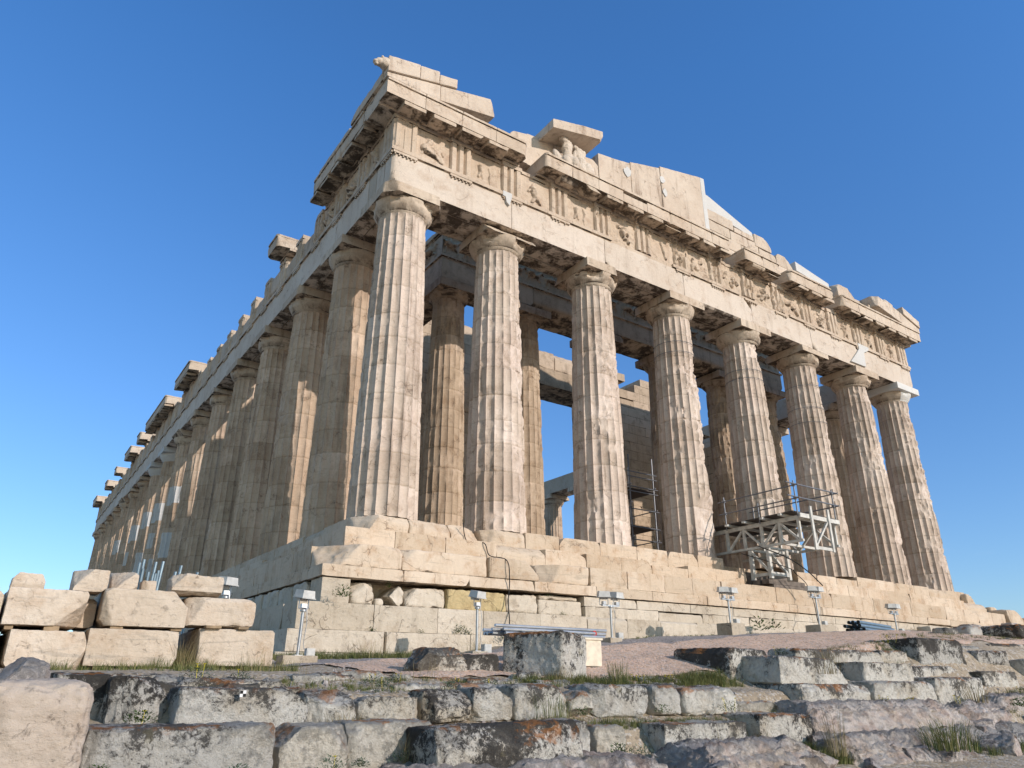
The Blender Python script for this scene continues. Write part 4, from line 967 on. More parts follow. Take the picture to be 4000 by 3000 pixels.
gx = axis_pts(-10, 22, .11, 900); gy = axis_pts(-14, -1.6, .08, 900)
X, Y = np.meshgrid(gx, gy, indexing='ij'); Z = ground_z(X, Y)
mb = MB(); mb.add(np.stack([X.ravel(), Y.ravel(), Z.ravel()], 1), grid(len(gx), len(gy)))
tag(build('ground', mb, M['soil'], smooth=60), kind='structure')
def sheet(name, x0, x1, y0f, y1f, mat, nx, ny, lift=.006, kind='structure', bump=0.):
    X, Tt = np.meshgrid(np.linspace(x0, x1, nx), np.linspace(0, 1, ny), indexing='ij'); Y = y0f(X)*(1-Tt)+y1f(X)*Tt
    Z = ground_z(X, Y)+lift+bump*fbm(np.stack([X.ravel()*3, Y.ravel()*3, X.ravel()*0], 1), 3).reshape(X.shape)
    mb = MB(); mb.add(np.stack([X.ravel(), Y.ravel(), Z.ravel()], 1), grid(nx, ny)); return tag(build(name, mb, mat, smooth=60), kind=kind)
wob = lambda X, s: .12*np.sin(X*1.7+s)+.07*np.sin(X*4.1+s*2)
sheet('path', -4.2, 34, lambda X: -5.05+wob(X, 1)*.3, lambda X: -3.1+wob(X, 2), M['gravel'], 380, 26, .014)
sheet('path_bank', -2.6, 26, lambda X: -7.75+wob(X, 3), lambda X: -5.03+wob(X, 1)*.3, M['pinkc'], 320, 34, .022, bump=.03)

# ------------------------------------------------------------------ loose blocks: name, x0, x1, y front, z0, z1, depth, look, seed, options
def block(name, x0, x1, y, z0, z1, dep, mat, seed, label, cat='stone block', group=None, rz=0., cuts=2, cd=.1, rnd=.035, chip=.09, disp=.03, cc=None, tint=None, res=.026, tilt=(0, 0), fr=2.2, hf=.6):
    cx, cy = (x0+x1)/2, y+dep/2
    V, Q = stone((x0-cx, -dep/2, 0), (x1-cx, dep/2, z1-z0), res=res, rnd=rnd, chip=chip, disp=disp, cuts=cuts, cdepth=cd, seed=seed, ccorner=cc, fr=fr, hf=hf)
    mb = MB(); mb.add(V, Q, random.Random(seed).uniform(-.5, .5) if tint is None else tint)
    o = build(name, mb, M[mat], loc=None); o.location = (cx, cy, z0); o.rotation_euler = (tilt[0], tilt[1], rz)
    return tag(o, label, cat, group)
G1 = 'weathered limestone blocks of the rough terrace rows'
LB = [
 # bottom row
 (-6.50, -4.98, -10.2, -4.95, -4.41, 1.75, 'lime', 1, 'huge long limestone block in the bottom left foreground with an orange spotted top', dict(tint=-.2, rnd=.06, cc=[((-1, -1, 1), .05)])),
 (-4.85, -4.17, -9.9, -4.95, -4.45, .6, 'lime', 2, 'smooth beige block right of the huge foreground block with a whitish upper edge', dict(tint=-.9, cuts=1)),
 (-4.15, -3.20, -9.85, -4.95, -4.43, .6, 'lime', 3, 'smooth beige block split from its neighbour by a crack, under the row with orange lichen', dict(tint=-.8, cuts=1)),
 (-3.52, -1.72, -10.5, -5.02, -4.45, .8, 'limeD', 4, 'large black and white lichened block at the bottom centre with an orange rimmed top', dict(tint=.75, rnd=.05)),
 (-1.66, -1.25, -10.2, -4.95, -4.47, .6, 'lime', 5, 'narrow broken limestone piece right against the black and white lichened block', dict(tint=.2, cuts=3)),
 (-1.02, -.53, -9.95, -4.90, -4.53, .6, 'lime', 6, 'small upright limestone block left of the long squared block', dict(tint=-.3, rnd=.06)),
 (.16, 1.69, -9.9, -4.93, -4.46, .95, 'lime', 7, 'long sharp squared whitish block with a dark left end at the bottom centre', dict(tint=-.15, rnd=.02, chip=.04, cuts=0)),
 (2.12, 3.35, -9.9, -4.89, -4.48, .9, 'limeD', 8, 'white speckled block with a black left end beside the pink bedrock', dict(tint=.3, rnd=.04)),
 # row A
 (-5.64, -4.34, -9.3, -4.50, -4.11, .85, 'lime', 10, 'long pale block carrying the small checkered survey target', dict(tint=0., rnd=.05, cuts=1)),
 (-4.34, -3.78, -9.25, -4.48, -4.13, .6, 'lime', 11, 'egg shaped pale boulder right of the block with the survey target', dict(tint=-.2, rnd=.09, cuts=3, chip=.14, cd=.16)),
 (-3.74, -2.98, -9.25, -4.48, -4.14, .6, 'lime', 12, 'blue grey rounded block with a white corner in the second row', dict(tint=-.35, rnd=.08, chip=.13, cd=.15, cuts=3)),
 (-2.93, -2.32, -9.2, -4.46, -4.12, .6, 'limeD', 13, 'brownish pitted block between the blue grey block and its squat neighbour', dict(tint=.35, rnd=.06, cuts=3)),
 (-2.30, -1.72, -9.2, -4.46, -4.13, .6, 'lime', 14, 'squat block left of the broken one behind the tall grass', dict(tint=.2, rnd=.05)),
 (-1.69, -.80, -9.2, -4.46, -4.07, .65, 'lime', 15, 'broken pale block half behind the tall grass tuft', dict(tint=.1, rnd=.06, cuts=3)),
 (-.82, -.42, -9.24, -4.46, -4.16, .5, 'lime', 16, 'small rounded stone wedged between two longer second row blocks', dict(tint=-.4, rnd=.1, chip=.15, cuts=4)),
 (-.37, .66, -9.2, -4.46, -4.07, .7, 'lime', 17, 'grey topped block with an orange lichen spot on its left shoulder', dict(tint=.0, rnd=.09, chip=.12)),
 (.70, 1.27, -9.2, -4.45, -4.09, .6, 'lime', 18, 'smallish block between the grey topped block and the long rounded one', dict(tint=-.1, rnd=.07, chip=.12)),
 (1.30, 2.50, -9.2, -4.46, -4.12, .7, 'lime', 19, 'long round shouldered block at the right end of the grassy row', dict(tint=-.5, rnd=.1, chip=.08, cuts=1)),
 (2.54, 3.6, -9.15, -4.50, -4.31, .7, 'lime', 20, 'low slab behind the white speckled block', dict(tint=0.)),
 # left flank of the row
 (-6.20, -5.66, -8.95, -4.50, -4.0, 1.1, 'limeD', 21, 'dark grey block with a bush growing at its foot, left of the survey target', dict(tint=.1, rnd=.07)),
 (-6.62, -6.15, -8.45, -4.50, -3.93, 1.0, 'limeD', 22, 'mossy upright block at the far left end of the second row', dict(tint=.25, rnd=.08, cuts=3)),
 (-5.55, -4.2, -8.45, -4.22, -4.03, .6, 'lime', 23, 'flat grey slab behind the survey target block with an orange lichen patch', dict(tint=-.3, rnd=.07, disp=.05)),
 (-4.1, -3.1, -8.5, -4.22, -4.07, .6, 'lime', 24, 'flat slab among yellow flowers behind the egg shaped boulder', dict(tint=-.2, rnd=.07, disp=.05)),
 (-3.0, -1.9, -8.45, -4.22, -4.06, .6, 'lime', 25, 'flat slab with the broadest orange lichen behind the brownish pitted block', dict(tint=-.1, rnd=.07, disp=.06)),
 (-1.8, -.6, -8.5, -4.22, -4.08, .6, 'lime', 26, 'flat slab at the foot of the tall dark standing block', dict(tint=0., rnd=.07, disp=.05)),
 (.2, 1.9, -8.5, -4.22, -4.09, .6, 'lime', 27, 'flat slab in the grass below the pink bank', dict(tint=-.3, rnd=.05, disp=.03)),
 # boulders at the path
 (-2.04, -1.16, -7.3, -4.12, -3.57, .7, 'lime', 30, 'round topped boulder left of the pair at the path edge', dict(tint=.15, rnd=.2, chip=.2, cuts=5, cd=.25)),
 (-1.16, -.42, -7.1, -4.10, -3.52, .8, 'limeD', 31, 'second boulder touching the tall dark standing block', dict(tint=.5, rnd=.12, chip=.18, cuts=4, cd=.2)),
 # right hand rows
 (3.85, 5.0, -7.98, -4.18, -3.46, 1.35, 'limeD', 33, 'big block with a black lichened left side at the foot of the pink bank', dict(tint=.5, rnd=.06)),
 (4.20, 6.27, -8.74, -4.10, -3.61, 1.5, 'lime', 35, 'large bright white block with a ragged sloping right edge, right of the pink bank', dict(tint=.0, rnd=.05, chip=.12, cc=[((1, -.2, 1), .35)])),
 (4.20, 6.32, -9.14, -4.55, -4.05, 1.9, 'lime', 36, 'long block below the bright white one with a shaded left half', dict(tint=.15, rnd=.06)),
 (6.66, 8.39, -8.8, -4.06, -3.60, 1.2, 'lime', 37, 'clean squared whitish block with a black left end in the upper right rows', dict(tint=.05, rnd=.03, chip=.05, cuts=1)),
 (8.55, 10.85, -8.55, -4.02, -3.71, .8, 'limeD', 38, 'low brown crusted block right of the clean squared one', dict(tint=.4, rnd=.06, cuts=3)),
 (6.40, 8.45, -9.15, -4.48, -4.02, .75, 'lime', 39, 'block grey at its left and cream at its right, below the clean squared one', dict(tint=-.1, rnd=.07)),
 (8.52, 10.75, -9.1, -4.45, -3.94, .8, 'lime', 40, 'round ended cream block behind the spiky dry plant', dict(tint=.05, rnd=.09, chip=.12)),
 (9.9, 11.74, -8.35, -3.95, -3.11, 1.9, 'limeD', 41, 'long dark block, the largest of the top right row', dict(tint=.45, rnd=.06)),
 (5.65, 8.45, -8.15, -3.72, -3.42, .7, 'lime', 42, 'low grassy slab behind the bright white block', dict(tint=.2, rnd=.05)),
 (8.6, 9.7, -8.1, -3.66, -3.4, .7, 'lime', 43, 'small low slab left of the long dark block', dict(tint=.1, rnd=.06)),
 (12.0, 13.6, -7.9, -3.6, -3.2, .8, 'lime', 44, 'pale slab between the long dark block and the right edge', dict(tint=-.1, rnd=.07)),
 (12.4, 14.2, -8.40, -3.95, -3.30, 1.4, 'limeD', 45, 'wedge shaped block with a dark sloping left side at the right', dict(tint=.4, rnd=.1, cuts=4, cd=.3)),
 (11.4, 13.2, -8.85, -4.30, -3.78, .9, 'lime', 46, 'cut block with a triangular shadow at the right end of the rows', dict(tint=.15, rnd=.05)),
 (14.2, 17.8, -7.9, -3.52, -3.05, 1.2, 'limeD', 47, 'long low block running out of the picture at the upper right', dict(tint=.5, rnd=.08)),
 (13.9, 16.2, -8.6, -4.0, -3.5, 1., 'limeD', 48, 'dark block under the long low one at the right edge', dict(tint=.4, rnd=.08)),
 (18.2, 20.2, -7.0, -3.1, -2.38, 1.2, 'limeD', 49, 'dark boulder on the skyline at the right edge', dict(tint=.7, rnd=.2, chip=.2, cuts=4, cd=.3)),
]
for a in LB:
    x0, x1, y, z0, z1, dep, mat, sd, lab, kw = a; q = random.Random(sd*7); kw = dict(kw)
    kw['hf'] = .8; kw['disp'] = kw.get('disp', .03)*1.0; kw['rnd'] = kw.get('rnd', .035)*.75; kw['chip'] = kw.get('chip', .09)*1.3; kw['cuts'] = kw.get('cuts', 2)+3; kw['cd'] = max(kw.get('cd', .1), .15 if x1-x0 < 1.45 and sd != 7 else .1)
    block('limestone_block', x0, x1, y+q.uniform(-.05, .05), z0-.03, z1+q.uniform(-.02, .015), dep, mat, 2000+sd*1.7, lab, group=G1, rz=q.uniform(-.06, .06), tilt=(q.uniform(-.03, .03), q.uniform(-.018, .018)), **kw)
# the tall dark standing block is turned so that its left side is in shade
block('limestone_block', -.33, .77, -7.72, -4.12, -3.31, .85, 'limeD', 2077.3, 'tall dark standing block with one bright cream end, in front of the white cabinet', group=G1, rz=-1.15, rnd=.05, tint=.25, chip=.1)
D.objects[-1] if False else None
# bedrock
RK = [
 (3.30, 8.2, -9.95, -5.05, -4.40, 1.3, 61, 'long ridge of pinkish grey bedrock across the lower right', dict(rnd=.12, chip=.25, disp=.09, cuts=6, cd=.35)),
 (8.3, 10.1, -9.75, -5.05, -4.43, 1.1, 62, 'pink stained bedrock hump right of the long ridge', dict(rnd=.15, chip=.25, disp=.08, cuts=5, cd=.3)),
 (3.0, 6.75, -10.7, -5.45, -4.82, 1.1, 63, 'big grey bedrock bulge at the bottom right above the grass tuft', dict(rnd=.18, chip=.3, disp=.09, cuts=5, cd=.35)),
 (-.3, 2.45, -10.9, -5.25, -4.80, 1.2, 64, 'pink bedrock shelf at the bottom centre right', dict(rnd=.15, chip=.25, disp=.08, cuts=4, cd=.3)),
 (7.2, 10.2, -10.5, -5.55, -4.82, 1.3, 65, 'cracked pink bedrock in the bottom right corner', dict(rnd=.2, chip=.3, disp=.10, cuts=6, cd=.35)),
 (10.0, 12.8, -9.5, -5.0, -4.33, 1.2, 66, 'sloping pink bedrock leaving the picture at the right', dict(rnd=.15, chip=.25, disp=.08, cuts=5, cd=.3)),
 (-3.9, -.6, -10.95, -5.25, -4.86, 1.3, 67, 'flat dark bedrock strip along the bottom centre edge', dict(rnd=.12, chip=.2, disp=.08, cuts=3, cd=.2)),
 (-7.0, -6.35, -10.45, -5.0, -4.72, .7, 68, 'flat flaky rock with an orange patch in the bottom left corner', dict(rnd=.08, chip=.15, disp=.05, cuts=3)),
 (8.3, 9.4, -9.15, -4.6, -4.38, .5, 69, 'small rounded rock in front of the spiky dry plant', dict(rnd=.1, chip=.15, disp=.04, cuts=4)),
 (9.6, 10.9, -9.3, -4.62, -4.30, .6, 70, 'grey rounded rock right of the spiky dry plant', dict(rnd=.12, chip=.15, disp=.05, cuts=4)),
 (7.2, 8.3, -9.45, -4.60, -4.47, .5, 71, 'low rock half buried in the grass under the two toned block', dict(rnd=.08, chip=.15, disp=.05, cuts=4)),
]
for x0, x1, y, z0, z1, dep, sd, lab, kw in RK:
    kw = dict(kw); kw['cuts'] = 16; kw['cd'] = .38*(z1-z0)+.12; kw['rnd'] = .05; kw['disp'] = .10
    block('bedrock_outcrop', x0, x1, y, z0-.1, z1+.05, dep, 'rock', 2300+sd*1.3, lab, cat='rock', group='bedrock outcrops in the foreground', tint=-.1, res=.032, fr=1.2, hf=.5, **kw)
rb = random.Random(52)
for k in range(24):
    x = rb.uniform(-.2, 11.5); y = rb.choice((-10.0, -10.75))+rb.uniform(-.25, .1)-(.15 if x < 3 else 0); s = rb.uniform(.3, .9); z = float(ground_z(np.array([x]), np.array([y]))[0])
    block('angular_rock', x-s/2, x+s/2, y, z-.15, z+rb.uniform(.10, .34), rb.uniform(.3, .6), 'rock', 2410+k, 'angular pinkish grey rock broken off the bedrock at the lower right', cat='rock', group='angular rocks at the foot of the bedrock', rnd=.02, chip=.06, cuts=9, cd=.2, disp=.05, rz=rb.uniform(-.6, .6), tilt=(rb.uniform(-.15, .15), rb.uniform(-.15, .15)), tint=rb.uniform(-.5, .3))
rk = random.Random(44)
for k in range(26):      # weathered rubble on the slope beyond the right hand rows
    x = 16.5+k*.75+rk.uniform(-.4, .4); y = rk.uniform(-7.4, -4.8); s = rk.uniform(.25, .8); z = float(ground_z(np.array([x]), np.array([y]))[0])
    block('rubble_rock', x-s/2, x+s/2, y, z-.12, z+s*rk.uniform(.25, .45), s*.7, 'rock' if k % 2 else 'lime', 2500+k, 'half buried pale rock in the rubble slope below the far end of the steps', cat='rock', group='rubble rocks on the slope', rnd=.08, chip=.15, cuts=3, res=.07)
for k in range(30):
    x = 21+k*.55+rk.uniform(-.4, .4); y = rk.uniform(-4.5, -1.9); s = rk.uniform(.3, .9); z = float(ground_z(np.array([x]), np.array([y]))[0])
    block('rubble_rock', x-s/2, x+s/2, y, z-.12, z+s*rk.uniform(.2, .4), s*.7, 'rock' if k % 3 else 'found', 2560+k, 'half buried pale rock in the rubble slope below the far end of the steps', cat='rock', group='rubble rocks on the slope', rnd=.08, chip=.15, cuts=3, res=.09, tint=-.1)
rf = random.Random(17)
for k in range(34):
    x = rf.uniform(-5.9, 2.6); y = rf.choice((-8.75, -8.25, -7.95))+rf.uniform(-.15, .15); s = rf.uniform(.35, .8); z = float(ground_z(np.array([x]), np.array([y]))[0])
    block('flat_stone', x-s/2, x+s/2, y, z-.08, z+rf.uniform(.035, .10), rf.uniform(.3, .55), 'lime', 2640+k, 'flat lichen spotted stone set in the ground behind the second row of blocks', cat='flat stone', group='flat stones behind the second row', rnd=.05, chip=.10, cuts=2, cd=.12, disp=.05, rz=rf.uniform(-.3, .3))
# marble pile at the left
G2 = 'squared marble blocks piled left of the temple corner'
SB = [
 (-8.2, -7.10, -5.5, -3.93, -3.44, .8, 1, 'grey striped marble block cut by the left picture edge, bottom layer', dict()),
 (-7.06, -6.16, -5.5, -3.91, -3.42, .9, 2, 'bottom layer marble block with a notched top above the grey boulder', dict(cc=[((1, -1, -.7), .12)])),
 (-6.10, -4.95, -5.5, -3.85, -3.37, .9, 3, 'clean squared marble block, middle of the bottom layer', dict()),
 (-4.65, -3.55, -5.4, -3.82, -3.31, .9, 4, 'bottom layer marble block nearest the temple with a shaded left end', dict()),
 (-8.2, -7.19, -5.4, -3.37, -2.95, .8, 5, 'cream marble block cut by the left picture edge, upper layer', dict()),
 (-7.17, -6.24, -5.5, -3.36, -2.90, .8, 6, 'upper layer marble block crossed by a long thin crack', dict(cc=[((1, -1, -1), .2)])),
 (-6.28, -6.04, -5.0, -3.34, -2.95, .7, 7, 'narrow marble slab set back in the gap of the upper layer', dict()),
 (-6.00, -4.90, -5.5, -3.33, -2.83, .9, 8, 'broad round edged marble block, middle of the upper layer', dict(cc=[((-1, -1, -.3), .1), ((1, -.2, 1), .15)])),
 (-4.90, -3.90, -5.35, -3.27, -2.86, .7, 9, 'patched marble block with a yellowish right half, upper layer nearest the temple', dict(cc=[((-1, -1, .5), .18)], chip=.12)),
 (-7.14, -6.75, -5.3, -2.90, -2.68, .5, 10, 'small squared marble lump on top at the far left', dict()),
 (-6.42, -5.99, -5.3, -2.88, -2.57, .55, 11, 'pitted marble block with a sloping left side on the pile', dict(cc=[((-1, -.6, .9), .16)])),
 (-5.93, -5.60, -5.2, -2.82, -2.55, .5, 12, 'half shaded marble block on top left of the steel tubes', dict(cc=[((-1, -.8, 1), .2)])),
 (-5.52, -5.33, -5.1, -2.83, -2.65, .4, 13, 'tiny marble cube on top between the tubes and the long block', dict()),
 (-5.14, -4.42, -5.3, -2.83, -2.55, .6, 14, 'long wavy topped marble block on the pile beside the lamp', dict(cc=[((-1, -1, 1), .12)], disp=.04)),
 (-7.7, -7.25, -5.0, -2.97, -2.82, .5, 15, 'thin yellowish marble slab on top at the left picture edge', dict()),
 (-6.74, -6.45, -4.9, -2.95, -2.84, .5, 16, 'low marble splinter behind the cracked block on the skyline', dict()),
]
for x0, x1, y, z0, z1, dep, sd, lab, kw in SB:
    kw = dict(dict(rnd=.008, chip=.028, disp=.016, cuts=5, cd=.06, tint=random.Random(sd).uniform(-.06, .07)), **kw)
    block('marble_block', x0, x1, y, z0, z1, 1.9 if sd in (1, 2, 3, 4, 5, 6, 8) else dep, 'stack', 2700+sd*2.3, lab, cat='marble block', group=G2, rz=random.Random(sd).uniform(-.05, .05), **kw)
def timber(x0, x1, y, z0, z1, dep, lab, mat='woodl', rz=0, grp='timber spacers under the piled marble'):
    mb = MB(); V, Q = stone((x0, y, z0), (x1, y+dep, z1), res=.06, rnd=.006, chip=.015, disp=.004, seed=x0*3+z0); mb.add(V, Q); o = build('timber_spacer', mb, M[mat], loc=((x0+x1)/2, y+dep/2, z0), rot=(0, 0, rz)); return tag(o, lab, 'timber', grp)
for x0, x1, z0, z1, lab in [(-7.10, -7.0, -3.425, -3.36, 'small timber spacer left under the cracked marble block'), (-6.66, -6.48, -3.425, -3.36, 'wider timber spacer right under the cracked marble block'), (-5.88, -5.72, -3.37, -3.33, 'timber spacer left under the broad round edged marble block'), (-5.1, -4.95, -3.37, -3.33, 'timber spacer right under the broad round edged marble block'),
        (-4.62, -4.4, -3.31, -3.27, 'timber spacer left under the patched marble block'), (-4.15, -4.0, -3.31, -3.27, 'timber spacer right under the patched marble block'), (-6.36, -6.2, -3.99, -3.91, 'timber spacer on the ground under the notched marble block'), (-6.95, -6.8, -3.99, -3.91, 'timber spacer on the ground at the far left'), (-6.0, -5.8, -3.94, -3.85, 'short timber spacer under the clean squared marble block'), (-5.3, -5.1, -3.94, -3.85, 'timber spacer on the ground right under the clean squared marble block'), (-4.6, -4.45, -3.92, -3.82, 'timber spacer on the ground under the block nearest the temple')]:
    timber(x0, x1, -5.46, z0, z1, 1.2, lab)
block('marble_boulder', -7.25, -6.50, -10.55, -5.0, -4.05, .9, 'drum', 2801, 'big smooth rounded marble drum piece at the left picture edge', cat='marble block', rnd=.16, chip=.12, cuts=1, cc=[((-1, -.4, 1), .10)], tint=-.03)
block('grey_boulder', -7.35, -6.78, -9.9, -4.6, -3.88, .6, 'rock', 2802, 'pointed blue grey boulder behind the smooth rounded marble at the left', cat='rock', rnd=.14, chip=.1, cuts=3, cc=[((-1, -.2, 1), .30)], tint=-.9)
# ------------------------------------------------------------------ survey target
sv = empty('survey_target', (-5.07, -9.335, -4.165), 'small black and white checkered survey target stuck on the long pale block', 'survey target')
mb = MB(); mb.box((-.03, -.004, -.03), (.03, .0, .03)); build('card', mb, M['paper_w'], sv)
mb = MB(); mb.box((-.029, -.007, .0), (-.001, -.0042, .029)); mb.box((0, -.007, -.029), (.029, -.0042, 0)); build('dark_squares', mb, M['paper_k'], sv)
# ------------------------------------------------------------------ floodlights
def floodlight(x, y, h, heads, label, foot=(.36, .3, .1), box=(1, .12), tilt=0., mat='galv'):
    z = float(ground_z(np.array([x]), np.array([y]))[0])
    t = empty('floodlight', (x, y, z), label, 'floodlight', 'floodlights along the temple')
    mb = MB(); V, Q = stone((-foot[0]/2, -foot[1]/2, -.1), (foot[0]/2, foot[1]/2, foot[2]), res=.06, rnd=.008, chip=.01, disp=.002, seed=x); mb.add(V, Q, -.12); build('base', mb, M['found'], t)
    mb = MB(); mb.tube([(0, 0, foot[2]-.01), (tilt*.5, 0, h*.5), (tilt, 0, h)], .026, 12); mb.box((-.07, -.07, foot[2]), (.07, .07, foot[2]+.012)); mb.tube([(tilt, 0, h-.02), (tilt, 0, h+.015)], .055, 14); build('pole', mb, M[mat], t)
    if len(heads) > 1:
        mb = MB(); mb.box((tilt-.26, -.03, h), (tilt+.26, .03, h+.035)); build('crossbar', mb, M['galv'], t)
    for hx, rz, pitch in heads:
        hd = D.objects.new('lamp_head', None)
        a = np.array
        mb = MB(); w2, d2 = .138, .12
        # tapered housing leaning forward, hood on top
        mb.box((-w2, -d2, 0), (w2, d2, .12), tp=.88); mb.box((-w2-.012, -d2-.012, -.018), (w2+.012, d2+.012, -.001))
        mb.box((-.09, .02, -.07), (.09, d2-.02, -.02)); 
        Mx = Matrix.Rotation(rz, 3, 'Z') @ Matrix.Rotation(pitch, 3, 'X'); Mn = np.array(Mx)
        top = a((tilt+hx, 0, h+.22))
        for q in range(len(mb.V)): mb.V[q] = mb.V[q]@Mn.T+top
        o = build('lamp_head', mb, M['paint'], t)
        mb = MB(); mb.box((-w2+.02, -d2+.02, -.024), (w2-.02, d2-.02, -.0185)); mb.V[0] = mb.V[0]@Mn.T+top; build('lens', mb, M['glass'], o)
        mb = MB(); c, s = math.cos(rz), math.sin(rz)
        for sg in (-1, 1):
            p = (tilt+hx+sg*.10*c, sg*.10*s, h+.03); mb.tube([p, (p[0], p[1], h+.17), tuple(top+Mn@a((sg*.10, 0, -.01)))], .009, 6)
        mb.tube([(tilt+hx-.10*c, -.10*s, h+.03), (tilt+hx+.10*c, .10*s, h+.03)], .009, 6)
        mb.box((tilt+hx-.045, -.04, h+.04), (tilt+hx+.045, .04, h+.11)); build('bracket', mb, M['galv'], o)
    mb = MB(); mb.tube([(tilt+.05, -.02, h+.1), (.09, -.05, h*.75), (.07, -.03, h*.4), (.1, -.02, foot[2]+.1)], .006, 5); build('cable', mb, M['galv'], t)
    bx, s = box
    mb = MB(); mb.box((.12*bx, -s/2-.05, foot[2]-.02), (.12*bx+s*1.2, s/2-.05, foot[2]+s)); mb.box((.12*bx+.015, -s/2-.056, foot[2]+.01), (.12*bx+s*1.2-.015, -s/2-.051, foot[2]+s-.03)); build('junction_box', mb, M['paint'], t)
    return t
floodlight(-2.82, -4.35, .86, [(0, .35, .15)], 'single headed floodlight on a leaning pole at the temple corner, nearest the camera', foot=(.6, .35, .12), tilt=.02)
floodlight(-3.95, -3.6, 1.08, [(0, .5, .1)], 'single headed floodlight rising behind the marble pile', foot=(.3, .3, .2))
floodlight(1.05, -3.9, .95, [(0, .25, .2)], 'single headed floodlight in front of the cable on the foundation wall', box=(1, .14))
floodlight(4.75, -3.9, .80, [(-.2, -.5, .1), (.2, .15, .1)], 'twin headed floodlight right of the bundle of steel tubes')
floodlight(9.1, -3.8, .90, [(-.17, -.6, .1), (.17, .05, .1)], 'twin headed floodlight left of the scaffold platform', foot=(.55, .5, .30))
floodlight(13.1, -3.8, 1.0, [(-.17, -.6, .1), (.17, .05, .1)], 'twin headed floodlight left of the pile of blue grey tubes', foot=(.7, .5, .22))
floodlight(17.7, -3.6, .62, [(-.14, -.6, .1), (.14, .05, .1)], 'farthest and lowest twin headed floodlight, right of the pile of blue grey tubes', foot=(.4, .4, .05))
# ------------------------------------------------------------------ cabinet and tube bundle
cb = empty('storage_cabinet', (1.25, -6.45, -3.98), 'cream cabinet on timber bearers under the bundle of tubes', 'cabinet')
mb = MB(); V, Q = stone((-.62, -.35, .20), (.62, .35, .66), res=.08, rnd=.012, chip=0, disp=.002, seed=3); mb.add(V, Q); mb.box((-.64, -.37, .64), (.64, .37, .672)); mb.box((-.05, -.37, .24), (.0, -.352, .6)); build('body', mb, M['cab'], cb)
for x in (-.4, .45):
    mb = MB(); mb.box((x-.12, -.4, -.05), (x+.12, .38, .195)); build('bearer', mb, M['wood'], cb)
rt = random.Random(21)
GT = 'steel scaffold tubes bundled on the cabinet'
for k in range(11):
    row, q = divmod(k, 5); y = -6.72+q*.075+.03*row; z = -3.285+row*.058+rt.uniform(0, .006); x0 = -.25+rt.uniform(-.15, .2); x1 = 2.0+rt.uniform(-.2, .15)
    L = x1-x0; a = rt.uniform(-.012, .012)
    t = empty('steel_tube', (x0, y, z), 'galvanised steel tube in the bundle lying on the cream cabinet', 'steel tube', GT)
    mb = MB(); mb.tube([(0, 0, 0), (L, a*L, 0)], .027, 10); build('tube', mb, M['galv'], t)
    if k in (2, 6, 9):
        mb = MB(); mb.tube([(L-.36, a*L, 0), (L-.24, a*L, 0)], .040, 10); mb.box((L-.33, a*L-.05, -.03), (L-.27, a*L+.0, .05)); build('clamp', mb, M['red'], t); t['label'] = 'galvanised steel tube with a red clamp in the bundle on the cabinet'
    if k in (0, 4, 8):
        mb = MB(); mb.tube([(.35, a, -.03), (.35, a, .05)], .012, 6); mb.tube([(.3, -.05, .03), (.42, .06, .045)], .014, 6); build('coupler', mb, M['tube'], t)
# pile of blue grey tubes
for k in range(12):
    row = 0 if k < 5 else 1 if k < 9 else 2; q = k-(0, 5, 9)[row]
    y = -4.6+q*.14+.07*row; x0 = 14.0+rt.uniform(-.12, .12); z = float(zt(14.5))+.06+row*.105
    t = empty('blue_tube', (x0, y, z), 'blue grey hollow tube in the pile on the path below the right columns', 'steel tube', 'blue grey tubes piled on the path', rz=.0)
    mb = MB(); mb.tube([(0, 0, 0), (2.4, .35+rt.uniform(-.05, .05), -.03)], .052, 12, cap=False); build('tube', mb, M['blue'], t)
    mb = MB(); mb.tube([(.01, 0, 0), (.03, .004, 0)], .043, 12); build('bore_shade', mb, M['black'], t)  # black disc painted in for the shade inside the hollow tube
# upright tubes behind the marble pile
for k, (x, y, h, lean) in enumerate([(-5.28, -2.5, 1.45, .04), (-5.22, -2.45, 1.52, .05), (-5.19, -2.5, 1.35, .02), (-5.09, -2.5, 1.30, .02), (-5.03, -2.5, 1.26, .04), (-5.02, -2.4, 1.50, .06), (-4.98, -2.5, 1.28, .03), (-4.94, -2.5, 1.34, .03), (-4.93, -2.4, 1.52, .09), (-4.72, -2.5, 1.34, .10), (-4.66, -2.5, 1.46, .12), (-4.36, -2.5, 1.36, .12)]):
    t = empty('upright_tube', (x, y, -3.6), 'dull steel tube standing upright behind the marble pile', 'steel tube', 'steel tubes standing behind the marble pile')
    mb = MB(); mb.tube([(0, 0, 0), (lean, 0, h+.1)], .025, 8); build('tube', mb, M['blue'], t)
    mb = MB(); mb.tube([(lean*.3-.0, 0, .3), (lean*.3+.03, 0, .3+.03)], .04, 8); build('collar', mb, M['tube'], t)
